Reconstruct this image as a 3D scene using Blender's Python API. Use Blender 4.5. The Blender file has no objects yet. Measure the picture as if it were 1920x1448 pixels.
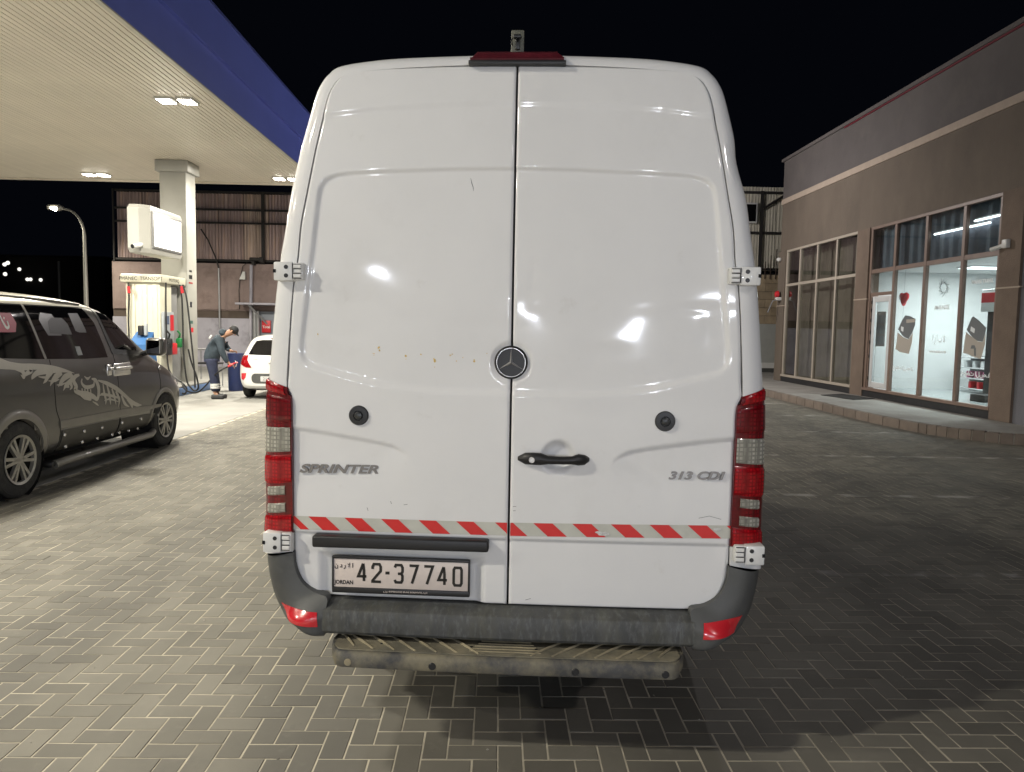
import bpy, bmesh, math, random
import numpy as np
from mathutils import Matrix, Vector
from mathutils.bvhtree import BVHTree
random.seed(7); rng = np.random.default_rng(7)
R = math.radians; PI = math.pi
SC = bpy.context.scene; COL = SC.collection

# ------------------------------------------------------------------ camera
F, CH = 1390.0, 1.72
PITCH, ROLL, YAW = R(4.4), R(1.0), R(1.24)
_f = Vector((math.sin(YAW)*math.cos(PITCH), math.cos(YAW)*math.cos(PITCH), -math.sin(PITCH)))
_r = Vector((math.cos(YAW), -math.sin(YAW), 0)); _u = _r.cross(_f)
RT = math.cos(ROLL)*_r + math.sin(ROLL)*_u; UP = -math.sin(ROLL)*_r + math.cos(ROLL)*_u; FW = _f
cd = bpy.data.cameras.new('camera'); cam = bpy.data.objects.new('camera', cd); COL.objects.link(cam)
cam.matrix_world = Matrix(((RT.x, UP.x, -FW.x, 0), (RT.y, UP.y, -FW.y, 0), (RT.z, UP.z, -FW.z, CH), (0, 0, 0, 1)))
cd.sensor_width = 36; cd.lens = 36*F/1920; cd.clip_start = .05; cd.clip_end = 600
SC.camera = cam
# ------------------------------------------------------------------ world: night sky
W = bpy.data.worlds.new('World'); SC.world = W; W.use_nodes = True
bg = W.node_tree.nodes['Background']; bg.inputs[0].default_value = (.55, .7, 1.25, 1); bg.inputs[1].default_value = .0022
SC.view_settings.view_transform = 'Standard'; SC.view_settings.look = 'None'
SC.view_settings.exposure = 0; SC.view_settings.gamma = 1; SC.view_settings.use_curve_mapping = False
SC.cycles.use_denoising = True; SC.cycles.max_bounces = 6; SC.cycles.sample_clamp_indirect = 4
SC.cycles.caustics_reflective = False; SC.cycles.caustics_refractive = False
P_CANOPY, P_STREET, P_SHOP = 600, 900, 165        # lamp powers, W

# ------------------------------------------------------------------ helpers
def ray(px, py): return FW + RT*((px-960)/F) + UP*((724-py)/F)
def hit(px, py, ax, val):
    d = ray(px, py); o = Vector((0, 0, CH)); return o + d*((val-o[ax])/d[ax])
def srgb(r, g, b):
    return tuple((c/255/12.92 if c/255 <= .04045 else ((c/255+.055)/1.055)**2.4) for c in (r, g, b))
def tag(o, label=None, cat=None, group=None, kind=None):
    if label: o['label'] = label
    if cat: o['category'] = cat
    if group: o['group'] = group
    if kind: o['kind'] = kind
    return o
def thing(name, label, cat, loc=(0, 0, 0), rz=0, group=None):
    o = bpy.data.objects.new(name, None); COL.objects.link(o); o.location = loc; o.rotation_euler = (0, 0, rz)
    return tag(o, label, cat, group)
def link(name, me, mat=None, parent=None, kind=None, label=None):
    if mat and not me.materials: me.materials.append(mat)
    o = bpy.data.objects.new(name, me); COL.objects.link(o)
    if parent: o.parent = parent
    return tag(o, label, kind=kind)
def shade(me, ang=35):
    me.shade_smooth()
    try: me.set_sharp_from_angle(angle=R(ang))
    except Exception: pass
def copy_tree(o, parent=None):
    c = o.copy(); COL.objects.link(c); c.parent = parent
    for ch in o.children: copy_tree(ch, c)
    return c
class MB:
    def __init__(s): s.v = []; s.f = []
    def add(s, v, f):
        n = len(s.v); s.v += [tuple(p) for p in v]; s.f += [tuple(i+n for i in q) for q in f]; return s
    def box(s, x0, x1, y0, y1, z0, z1):
        if x0 > x1: x0, x1 = x1, x0
        if y0 > y1: y0, y1 = y1, y0
        if z0 > z1: z0, z1 = z1, z0
        v = [(x, y, z) for x in (x0, x1) for y in (y0, y1) for z in (z0, z1)]
        return s.add(v, [(0, 1, 3, 2), (4, 6, 7, 5), (0, 4, 5, 1), (2, 3, 7, 6), (0, 2, 6, 4), (1, 5, 7, 3)])
    def rbox(s, x0, x1, y0, y1, z0, z1, b=.01, seg=2):
        bm = bmesh.new(); bmesh.ops.create_cube(bm, size=1)
        for v in bm.verts: v.co = ((x0+x1)/2+v.co.x*abs(x1-x0), (y0+y1)/2+v.co.y*abs(y1-y0), (z0+z1)/2+v.co.z*abs(z1-z0))
        bmesh.ops.bevel(bm, geom=bm.edges[:], offset=min(b, .49*min(abs(x1-x0), abs(y1-y0), abs(z1-z0))), segments=seg, profile=.5, affect='EDGES')
        bm.verts.index_update(); s.add([v.co[:] for v in bm.verts], [[v.index for v in f.verts] for f in bm.faces]); bm.free(); return s
    def tube(s, path, r, seg=8, cap=True):
        path = [Vector(p) for p in path]; n = len(path); rr = r if hasattr(r, '__len__') else [r]*n
        rings = []; prev = None
        for i, p in enumerate(path):
            t = (path[min(i+1, n-1)]-path[max(i-1, 0)]).normalized()
            a = prev if prev is not None else (Vector((0, 0, 1)) if abs(t.z) < .9 else Vector((1, 0, 0)))
            a = (a - t*a.dot(t)).normalized(); b = t.cross(a); prev = a
            rings.append([p+(a*math.cos(2*PI*k/seg)+b*math.sin(2*PI*k/seg))*rr[i] for k in range(seg)])
        v = [q for g in rings for q in g]
        f = [(i*seg+k, i*seg+(k+1) % seg, (i+1)*seg+(k+1) % seg, (i+1)*seg+k) for i in range(n-1) for k in range(seg)]
        if cap: f += [tuple(range(seg))[::-1], tuple((n-1)*seg+k for k in range(seg))]
        return s.add(v, f)
    def grid(s, P, flip=False):
        P = np.asarray(P); n, m = P.shape[:2]
        f = [(i*m+j, i*m+j+1, (i+1)*m+j+1, (i+1)*m+j) for i in range(n-1) for j in range(m-1)]
        if flip: f = [q[::-1] for q in f]
        return s.add(P.reshape(-1, 3).tolist(), f)
    def prism(s, poly, a, b, ax=1):
        n = len(poly)
        def mk(p, h): q = list(p); q.insert(ax, h); return q
        v = [mk(p, a) for p in poly]+[mk(p, b) for p in poly]
        return s.add(v, [tuple(range(n)), tuple(range(2*n-1, n-1, -1))]+[(i, i+n, (i+1) % n+n, (i+1) % n) for i in range(n)])
    def lathe(s, prof, c=(0, 0, 0), ax='x', seg=32, close=False):
        v = []; n = len(prof)
        for k in range(seg):
            a = 2*PI*k/seg
            for (h, r) in prof:
                q = (h, r*math.cos(a), r*math.sin(a)) if ax == 'x' else (r*math.cos(a), h, r*math.sin(a)) if ax == 'y' else (r*math.cos(a), r*math.sin(a), h)
                v.append((q[0]+c[0], q[1]+c[1], q[2]+c[2]))
        f = [(k*n+i, k*n+i+1, ((k+1) % seg)*n+i+1, ((k+1) % seg)*n+i) for k in range(seg) for i in range(n-1)]
        if close: f += [(k*n+n-1, k*n, ((k+1) % seg)*n, ((k+1) % seg)*n+n-1) for k in range(seg)]
        return s.add(v, f)
    def mesh(s, name, ang=35, fix=True):
        me = bpy.data.meshes.new(name); me.from_pydata(s.v, [], s.f)
        if fix:
            bm = bmesh.new(); bm.from_mesh(me); bmesh.ops.recalc_face_normals(bm, faces=bm.faces[:]); bm.to_mesh(me); bm.free()
        shade(me, ang); return me
    def build(s, name, mat, parent=None, kind=None, label=None, ang=35, fix=True):
        return link(name, s.mesh(name, ang, fix), mat, parent, kind, label)
def evalmesh(me, mods):
    o = bpy.data.objects.new('tmp', me); COL.objects.link(o); mods(o)
    dg = bpy.context.evaluated_depsgraph_get(); dg.update()
    m2 = bpy.data.meshes.new_from_object(o.evaluated_get(dg)); bpy.data.objects.remove(o); return m2
def textmesh(body, size, extrude=.0005, shear=0, offset=0, align='CENTER', bev=0):
    c = bpy.data.curves.new('t', 'FONT'); c.body = body; c.size = size; c.extrude = extrude; c.shear = shear; c.offset = offset; c.bevel_depth = bev; c.bevel_resolution = 1
    c.align_x = align; c.align_y = 'CENTER'; c.resolution_u = 4
    o = bpy.data.objects.new('t', c); COL.objects.link(o); bpy.context.view_layer.update()
    me = bpy.data.meshes.new_from_object(o); bpy.data.objects.remove(o); return me
def text(name, body, size, mat, parent, M, xs=1, **k):
    me = textmesh(body, size, **k); me.transform(M @ Matrix.Diagonal((xs, 1, 1, 1))); me.materials.clear()
    return link(name, me, mat, parent)
RX = Matrix.Rotation(PI/2, 4, 'X')
def cr(pts, n):                     # Catmull-Rom through points, n samples per span
    P = [np.array(p, float) for p in pts]; P = [2*P[0]-P[1]]+P+[2*P[-1]-P[-2]]; out = []
    for i in range(1, len(P)-2):
        for k in range(n):
            t = k/n; a, b, c, d = P[i-1:i+3]
            out.append(.5*((2*b)+(c-a)*t+(2*a-5*b+4*c-d)*t*t+(3*b-a-3*c+d)*t**3))
    out.append(P[-2]); return np.array(out)

# ------------------------------------------------------------------ materials
def M(name, col, rough=.5, metal=0., var=0., vs=3., bump=0., bs=40., coat=0., spec=.5, island=0., dirt=None, stretch=(1, 1, 1), pos=False, dist=.01):
    m = bpy.data.materials.new(name); m.use_nodes = True; nt = m.node_tree; N = nt.nodes; L = nt.links
    b = N['Principled BSDF']; b.inputs['Roughness'].default_value = rough; b.inputs['Metallic'].default_value = metal
    b.inputs['Coat Weight'].default_value = coat; b.inputs['Coat Roughness'].default_value = .06; b.inputs['Specular IOR Level'].default_value = spec
    b.inputs['Base Color'].default_value = (*col, 1)
    if pos: co = N.new('ShaderNodeNewGeometry').outputs['Position']
    else: co = N.new('ShaderNodeTexCoord').outputs['Object']
    mp = N.new('ShaderNodeMapping'); mp.inputs['Scale'].default_value = stretch; L.new(co, mp.inputs['Vector']); co = mp.outputs[0]
    cur = None
    def noise(sc, det=4, rg=.6):
        n = N.new('ShaderNodeTexNoise'); n.inputs['Scale'].default_value = sc; n.inputs['Detail'].default_value = det
        n.inputs['Roughness'].default_value = rg; L.new(co, n.inputs['Vector']); return n.outputs['Fac']
    if var or island:
        h = N.new('ShaderNodeHueSaturation'); h.inputs['Color'].default_value = (*col, 1)
        r = N.new('ShaderNodeMapRange'); r.inputs['From Min'].default_value = .3; r.inputs['From Max'].default_value = .7
        r.inputs['To Min'].default_value = 1-var; r.inputs['To Max'].default_value = 1+var; L.new(noise(vs, 6), r.inputs['Value']); val = r.outputs[0]
        if island:
            g = N.new('ShaderNodeNewGeometry'); oi = N.new('ShaderNodeObjectInfo')
            a = N.new('ShaderNodeMath'); a.operation = 'ADD'; L.new(g.outputs['Random Per Island'], a.inputs[0]); L.new(oi.outputs['Random'], a.inputs[1])
            fr = N.new('ShaderNodeMath'); fr.operation = 'FRACT'; L.new(a.outputs[0], fr.inputs[0])
            r2 = N.new('ShaderNodeMapRange'); r2.inputs['To Min'].default_value = 1-island; r2.inputs['To Max'].default_value = 1+island; L.new(fr.outputs[0], r2.inputs['Value'])
            mu = N.new('ShaderNodeMath'); mu.operation = 'MULTIPLY'; L.new(val, mu.inputs[0]); L.new(r2.outputs[0], mu.inputs[1]); val = mu.outputs[0]
        L.new(val, h.inputs['Value']); cur = h.outputs[0]
    if dirt:
        for (dc, ds, lo, hi, amt) in (dirt if isinstance(dirt, list) else [dirt]):
            r = N.new('ShaderNodeMapRange'); r.inputs['From Min'].default_value = lo; r.inputs['From Max'].default_value = hi
            r.inputs['To Max'].default_value = amt; L.new(noise(ds, 8, .65), r.inputs['Value'])
            mx = N.new('ShaderNodeMix'); mx.data_type = 'RGBA'; L.new(r.outputs[0], mx.inputs['Factor'])
            if cur: L.new(cur, mx.inputs[6])
            else: mx.inputs[6].default_value = (*col, 1)
            mx.inputs[7].default_value = (*dc, 1); cur = mx.outputs[2]
    if cur: L.new(cur, b.inputs['Base Color'])
    if bump:
        bp = N.new('ShaderNodeBump'); bp.inputs['Strength'].default_value = bump; bp.inputs['Distance'].default_value = dist
        L.new(noise(bs, 5), bp.inputs['Height']); L.new(bp.outputs[0], b.inputs['Normal'])
    m['base'] = 1
    return m
def EM(name, col, s):
    m = bpy.data.materials.new(name); m.use_nodes = True; b = m.node_tree.nodes['Principled BSDF']
    b.inputs['Base Color'].default_value = (*[min(c, .8) for c in col], 1); b.inputs['Emission Color'].default_value = (*col, 1); b.inputs['Emission Strength'].default_value = s
    return m
def GL(name, tint=(.8, .85, .85), ior=1.5):
    m = bpy.data.materials.new(name); m.use_nodes = True; nt = m.node_tree; N = nt.nodes; L = nt.links; N.remove(N['Principled BSDF'])
    t = N.new('ShaderNodeBsdfTransparent'); t.inputs[0].default_value = (*tint, 1); g = N.new('ShaderNodeBsdfGlossy'); g.inputs['Roughness'].default_value = .03
    ge = N.new('ShaderNodeNewGeometry'); dp = N.new('ShaderNodeVectorMath'); dp.operation = 'DOT_PRODUCT'; L.new(ge.outputs['Incoming'], dp.inputs[0]); L.new(ge.outputs['Normal'], dp.inputs[1])
    def mm(op, a_, b_): n_ = N.new('ShaderNodeMath'); n_.operation = op; [L.new(q, n_.inputs[i]) if hasattr(q, 'links') else setattr(n_.inputs[i], 'default_value', q) for i, q in enumerate((a_, b_))]; return n_.outputs[0]
    f0 = ((ior-1)/(ior+1))**2; ca = mm('ABSOLUTE', dp.outputs['Value'], 0); pw = mm('POWER', mm('SUBTRACT', 1, ca), 5); fac_ = mm('MINIMUM', mm('ADD', mm('MULTIPLY', pw, 1-f0), f0), 1)
    mx = N.new('ShaderNodeMixShader')
    L.new(fac_, mx.inputs[0]); L.new(t.outputs[0], mx.inputs[1]); L.new(g.outputs[0], mx.inputs[2]); L.new(mx.outputs[0], N['Material Output'].inputs[0]); return m
m_white = M('white_paint', (.72, .72, .715), .5, coat=.55, spec=.35, var=.025, vs=2.5, bump=.25, bs=2.2, dist=.012, dirt=[((.50, .48, .44), 2.2, .56, .85, .3), ((.44, .41, .36), 7, .64, .8, .28), ((.35, .33, .3), 45, .70, .8, .25)])
m_white2 = M('white_trim', (.68, .68, .66), .4, coat=.3, var=.04, vs=8, bump=.2, bs=30, dist=.002)
m_black = M('black_plastic', (.014, .014, .015), .45, bump=.1, bs=300, dist=.001)
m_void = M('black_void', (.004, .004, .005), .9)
m_bump = M('grey_plastic', (.072, .074, .072), .55, var=.15, vs=6, bump=.3, bs=250, dist=.001, dirt=[((.2, .2, .19), 7, .55, .8, .35)])
m_bump2 = M('scuffed_dark_plastic', (.058, .060, .060), .6, var=.3, vs=5, bump=.3, bs=120, dist=.002, dirt=[((.20, .215, .22), 26, .50, .80, .55), ((.15, .145, .10), 7, .45, .8, .45), ((.02, .02, .02), 9, .55, .75, .5)], stretch=(2.2, 1, .8))
m_step = M('dusty_step_plastic', (.06, .06, .06), .7, var=.3, vs=8, bump=.3, bs=90, dist=.003, dirt=[((.26, .23, .15), 6, .40, .62, .75), ((.3, .29, .25), 30, .62, .75, .5)])
m_tread = M('dusty_tread', (.15, .14, .105), .85, var=.3, vs=9, bump=.4, bs=60, dist=.003, dirt=[((.32, .28, .19), 8, .45, .7, .7), ((.05, .05, .05), 5, .55, .8, .7)])
m_dust = M('tan_dust', (.30, .26, .17), .9, var=.25, vs=12, dirt=[((.1, .1, .09), 10, .5, .7, .6)])
m_chrome = M('chrome', (.66, .65, .64), .25, .55, spec=1, bump=.1, bs=80, dist=.001)
m_badge = M('worn_chrome', (.24, .23, .225), .3, .45, bump=.2, bs=120, dist=.001)
m_tape = M('dirty_reflective_tape', (.52, .52, .46), .4, var=.08, vs=12, dirt=[((.35, .34, .3), 9, .5, .8, .5)])
m_redtape = M('red_tape', (.62, .022, .02), .4, var=.06, vs=15)
m_plate = M('plate_white', (.66, .58, .53), .4, var=.05, vs=30)
m_ink = M('black_ink', (.012, .01, .008), .4)
m_tyre = M('tyre_rubber', (.018, .018, .018), .85, var=.3, vs=12, bump=.4, bs=60, dirt=((.09, .085, .07), 9, .5, .8, .5))
m_rim = M('alloy_rim', (.36, .35, .32), .4, .6, var=.15, vs=10, dirt=((.1, .09, .07), 12, .5, .8, .5))
def lens(name, col, sc):
    m = M(name, col, .25, coat=.35, spec=.3); nt = m.node_tree; N = nt.nodes; L = nt.links; b = N['Principled BSDF']
    tc = N.new('ShaderNodeTexCoord'); ck = N.new('ShaderNodeTexVoronoi'); ck.distance = 'CHEBYCHEV'; ck.inputs['Scale'].default_value = sc; ck.inputs['Randomness'].default_value = .12
    L.new(tc.outputs['Object'], ck.inputs['Vector'])
    bp = N.new('ShaderNodeBump'); bp.inputs['Strength'].default_value = .3; bp.inputs['Distance'].default_value = .003; L.new(ck.outputs['Distance'], bp.inputs['Height']); L.new(bp.outputs[0], b.inputs['Normal'])
    r = N.new('ShaderNodeMapRange'); r.inputs['From Max'].default_value = .6; r.inputs['To Min'].default_value = 1.6; r.inputs['To Max'].default_value = .35
    L.new(ck.outputs['Distance'], r.inputs[0]); h = N.new('ShaderNodeHueSaturation'); h.inputs['Color'].default_value = (*col, 1); L.new(r.outputs[0], h.inputs['Value']); L.new(h.outputs[0], b.inputs['Base Color'])
    return m
m_redl = lens('red_lens', (.34, .003, .008), 70); m_redd = lens('dark_red_lens', (.15, .002, .006), 60); m_clear = lens('clear_lens', (.34, .33, .28), 60)
m_redref = M('red_reflector', (.60, .02, .03), .25, coat=1, bump=.2, bs=200, dist=.001)
m_brk = M('third_brake_lens', (.075, .008, .014), .5, spec=.25, var=.3, vs=25)
m_glassblk = M('dark_tinted_glass', (.006, .006, .007), .04, spec=.6)

# ground: pavers
m_paver = M('concrete_paver', (.165, .155, .128), .75, var=.2, vs=1.1, island=.19, bump=.5, bs=260, dist=.002, pos=True,
            dirt=[((.28, .26, .22), 9, .58, .78, .4), ((.06, .057, .055), 1.3, .60, .80, .55), ((.05, .048, .045), 4.3, .66, .74, .5), ((.34, .31, .26), 28, .68, .78, .5)])
def add_lines(m):                   # worn parking-bay paint
    nt = m.node_tree; N = nt.nodes; L = nt.links; b = N['Principled BSDF']; src = b.inputs['Base Color'].links[0].from_socket
    g = N.new('ShaderNodeNewGeometry'); sp = N.new('ShaderNodeSeparateXYZ'); L.new(g.outputs['Position'], sp.inputs[0])
    def m2(op, a, bb, c=None):
        n = N.new('ShaderNodeMath'); n.operation = op
        for i, q in enumerate((a, bb, c)):
            if q is None: continue
            if isinstance(q, (int, float)): n.inputs[i].default_value = q
            else: L.new(q, n.inputs[i])
        return n.outputs[0]
    ph = m2('FRACT', m2('ADD', m2('DIVIDE', m2('SUBTRACT', sp.outputs[1], 5.2), 2.57), 10.5), 0)
    on = m2('LESS_THAN', m2('ABSOLUTE', m2('SUBTRACT', ph, .5), 0), .022)
    on = m2('MULTIPLY', on, m2('GREATER_THAN', sp.outputs[0], 2.35)); on = m2('MULTIPLY', on, m2('GREATER_THAN', sp.outputs[1], 4.8))
    nz = N.new('ShaderNodeTexNoise'); nz.inputs['Scale'].default_value = 3.5; nz.inputs['Detail'].default_value = 8; L.new(g.outputs['Position'], nz.inputs['Vector'])
    r = N.new('ShaderNodeMapRange'); r.inputs['From Min'].default_value = .45; r.inputs['From Max'].default_value = .6; r.inputs['To Max'].default_value = .6; L.new(nz.outputs[0], r.inputs[0])
    fac = m2('MULTIPLY', on, r.outputs[0]); mx = N.new('ShaderNodeMix'); mx.data_type = 'RGBA'; L.new(fac, mx.inputs['Factor']); L.new(src, mx.inputs[6]); mx.inputs[7].default_value = (.55, .53, .5, 1)
    L.new(mx.outputs[2], b.inputs['Base Color'])
add_lines(m_paver)
def add_tracks(m):
    nt = m.node_tree; N = nt.nodes; L = nt.links; b = N['Principled BSDF']; src = b.inputs['Base Color'].links[0].from_socket
    g = N.new('ShaderNodeNewGeometry'); w = N.new('ShaderNodeTexWave'); w.wave_type = 'BANDS'; w.bands_direction = 'X'; w.inputs['Scale'].default_value = .19; w.inputs['Distortion'].default_value = 2.2; w.inputs['Detail'].default_value = 3; w.inputs['Detail Scale'].default_value = .5
    L.new(g.outputs['Position'], w.inputs['Vector']); r = N.new('ShaderNodeMapRange'); r.inputs['From Min'].default_value = .62; r.inputs['From Max'].default_value = .95; r.inputs['To Max'].default_value = .32; L.new(w.outputs[1], r.inputs[0])
    mx = N.new('ShaderNodeMix'); mx.data_type = 'RGBA'; L.new(r.outputs[0], mx.inputs['Factor']); L.new(src, mx.inputs[6]); mx.inputs[7].default_value = (.06, .057, .052, 1); L.new(mx.outputs[2], b.inputs['Base Color'])
add_tracks(m_paver)
m_sand = M('joint_sand', (.50, .455, .36), .95, var=.2, vs=8, pos=True, dirt=((.12, .11, .09), 2.5, .5, .75, .6))
m_slab = M('pale_concrete', (.26, .255, .24), .8, var=.12, vs=1.2, bump=.4, bs=60, dist=.003, pos=True, dirt=[((.22, .2, .18), 1.1, .55, .8, .6), ((.15, .13, .12), 4, .66, .8, .5)])
m_pavement = M('pavement_concrete', (.30, .29, .27), .85, var=.15, vs=2, bump=.4, bs=50, dist=.004, dirt=((.13, .12, .11), 1.5, .5, .8, .5))
m_kerb = M('kerb_block', (.18, .145, .12), .85, var=.15, vs=5, island=.15, bump=.5, bs=50, dist=.004)
m_mortar = M('kerb_mortar', (.42, .38, .32), .9)

# ------------------------------------------------------------------ GROUND
ground = MB().add([(-150, -60, -.0024), (150, -60, -.0024), (150, 260, -.0024), (-150, 260, -.0024)], [(0, 1, 2, 3)]).build('ground', m_sand, fix=False)
tag(ground, 'herringbone paved forecourt ground with sand joints', kind='structure')
a = .1025; ox, oy = -.38, 3.46
H, V = [], []
for i in range(int(-4.7/a)-2, int(9.35/a)+8):
    for j in range(int(-2.6/a), int(26/a)):
        d = (i-j) % 4
        if d == 0: H.append((ox+(i+1)*a, oy+(j+.5)*a))
        elif d == 3: V.append((ox+(i+.5)*a, oy+(j+1)*a))
def inreg(x, y): return -4.72 < x < 9.3 and .9 < y < 28
brk = [(x, y, 0) for x, y in H if inreg(x, y)]+[(x, y, 1) for x, y in V if inreg(x, y)]
def projx(x, y, z=0):
    d = Vector((x, y, z-CH)); zz = d.dot(FW); return (960+F*d.dot(RT)/zz, 724-F*d.dot(UP)/zz) if zz > .1 else (-9e9, 9e9)
def seen(x, y):
    px, py = projx(x, y)
    if not (-10 < px < 1930 and 0 < py < 1455): return False
    return not (500 < px < 1430 and py < 1200) and not (620 < px < 1290 and py < 1270)
vis = sorted([b for b in brk if seen(b[0], b[1])], key=lambda b: b[0]**2+b[1]**2); near = set(vis[:298])
g, bv = .0026, .0022
def pv(hx, hy): return [(-hx, -hy, -.0036), (hx, -hy, -.0036), (hx, hy, -.0036), (-hx, hy, -.0036), (-hx+bv, -hy+bv, 0), (hx-bv, -hy+bv, 0), (hx-bv, hy-bv, 0), (-hx+bv, hy-bv, 0)]
pf = [(4, 5, 6, 7), (0, 1, 5, 4), (1, 2, 6, 5), (2, 3, 7, 6), (3, 0, 4, 7)]
pm = MB().add(pv(a-g, a/2-g), pf).mesh('paver', fix=False); pm.shade_flat(); pm.materials.append(m_paver)
for (x, y, o) in vis[:298]:
    p = bpy.data.objects.new('paver', pm); COL.objects.link(p); p.parent = ground
    p.location = (x+rng.normal(0, .0008), y+rng.normal(0, .0008), rng.uniform(-.0015, .0005)); p.rotation_euler = (rng.normal(0, .004), rng.normal(0, .003), o*PI/2+rng.normal(0, .004))
rest = [b for b in brk if b not in near]; n = len(rest); A = np.array([(b[0], b[1]) for b in rest]); O = np.array([b[2] for b in rest])
base = np.array(pv(a-g, a/2-g)); vb = np.array(pv(a/2-g, a-g)); P = np.where(O[:, None, None] == 0, base[None], vb[None]).copy()
P[:, :, 2] += rng.uniform(-.0015, .0005, n)[:, None]+P[:, :, 0]*rng.normal(0, .003, n)[:, None]+P[:, :, 1]*rng.normal(0, .003, n)[:, None]
P[:, :, 0] += A[:, 0:1]+rng.normal(0, .0008, n)[:, None]; P[:, :, 1] += A[:, 1:2]+rng.normal(0, .0008, n)[:, None]
me = bpy.data.meshes.new('paving'); ff = (np.array(pf)[None]+(np.arange(n)*8)[:, None, None]).reshape(-1, 4)
me.vertices.add(n*8); me.vertices.foreach_set('co', P.reshape(-1)); me.loops.add(len(ff)*4); me.polygons.add(len(ff))
me.loops.foreach_set('vertex_index', ff.reshape(-1)); me.polygons.foreach_set('loop_start', np.arange(len(ff))*4); me.update(calc_edges=True); me.shade_flat()
link('paving', me, m_paver, ground, kind='stuff')
# pale concrete apron under the canopy
for ix in range(5):
    for iy in range(9):
        x1 = -4.75-ix*4.0; y0 = -8+iy*4.4
        MB().rbox(x1-3.985, x1, y0, y0+4.385, -.05, .004+.0015*((ix*7+iy*3) % 3), .004, 1).build('concrete_slab', m_slab, ground)

# ------------------------------------------------------------------ WHITE VAN (local frame: x right, y forward, rear doors at y=0)
TH = R(4.03); VM = Matrix.Translation((.059*math.cos(TH), 2.898-.059*math.sin(TH), 0)) @ Matrix.Rotation(-TH, 4, 'Z'); VI = VM.inverted()
van = thing('delivery_van', 'large white high-roof van with red and white striped tape across its rear doors', 'van')
van.matrix_world = VM
vo = VI @ Vector((0, 0, CH))
def Lp(px, py, y=0.):
    d = VI.to_3x3() @ ray(px, py); t = (y-vo.y)/d.y; return (vo.x+d.x*t, vo.z+d.z*t)
def sst(t): t = np.clip(t, 0, 1); return t*t*(3-2*t)
def Y0(x, z): return .5*.16*np.clip(z-1.8, 0, 9)**2+.022*x*x
def LS(px, py, off=0.):
    y = 0.
    for _ in range(4): x, z = Lp(px, py, y+off); y = float(Y0(x, z))
    return x, z
def poly(pts, half=True):
    q = [LS(*p) for p in pts]; return np.array([(-x, z) for x, z in q]) if half else np.array(q)
pan = poly([(967, 312), (850, 313), (760, 316), (700, 318), (650, 321), (620, 327), (604, 338), (595, 356), (589, 400), (582, 460), (575, 520), (568, 580), (562, 630), (561, 655), (565, 675), (578, 687), (600, 695), (640, 706), (700, 722), (760, 732), (820, 738), (900, 741), (957, 742)])
pan[0, 0] = pan[-1, 0] = 0; pan = cr(pan, 3)
def sdist(x, z, P, closed_left=True):   # signed distance to polygon, inside positive, centre line open
    X = np.abs(x); best = np.full(X.shape, 9e9); inside = np.zeros(X.shape, bool); Q = np.vstack([P, [[-.4, P[-1, 1]], [-.4, P[0, 1]]]])
    for i in range(len(Q)):
        A_, B_ = Q[i-1], Q[i]; d = B_-A_; L2 = d@d+1e-12
        if i != len(Q)-1+99 and not (A_[0] < -.01 and B_[0] < -.01):
            t = np.clip(((X-A_[0])*d[0]+(z-A_[1])*d[1])/L2, 0, 1); best = np.minimum(best, np.hypot(X-A_[0]-t*d[0], z-A_[1]-t*d[1]))
        c = ((A_[1] > z) != (B_[1] > z)); xi = A_[0]+(z-A_[1])/(B_[1]-A_[1]+1e-12)*(B_[0]-A_[0]); inside ^= c & (X < xi)
    return np.where(inside, best, -best)
def curve(pts): q = poly(pts); o = np.argsort(q[:, 0]); return q[o]
cu = curve([(967, 196), (900, 196), (800, 199), (700, 205), (650, 212), (620, 216)])
cl = curve([(545, 803), (600, 811), (650, 820), (700, 829), (735, 837), (760, 850), (772, 866)])
zs = np.mean([LS(700, 1005)[1], LS(1200, 1018)[1]]); hx, hz = LS(1047, 857); ex, ez = LS(958, 680)
pl0, pz1 = LS(592, 1030); pl1, _ = LS(912, 1030); _, pz0 = LS(700, 1126)
dents = [(LS(*p), rx, rz, am) for p, rx, rz, am in [((770, 600), .06, .03, .003), ((640, 628), .12, .02, .003), 
         ((1300, 580), .16, .02, .003), ((1060, 575), .12, .02, .003), ((1320, 500), .08, .06, .003), ((1230, 488), .12, .02, -.002), ((1120, 660), .1, .03, .003), ((1000, 510), .02, .1, .003),
         ((650, 570), .1, .02, .002), ((880, 610), .14, .02, .002), ((1330, 620), .04, .08, .004), ((830, 476), .14, .012, .002), ((700, 900), .3, .2, .002), ((1150, 1050), .3, .12, .003), ((800, 250), .3, .1, .002), ((1200, 260), .3, .1, .002)]]
_wv = [(rng.uniform(4, 14), rng.uniform(4, 20), rng.uniform(0, 6.3), rng.uniform(.0001, .00035)) for _ in range(16)]
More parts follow.
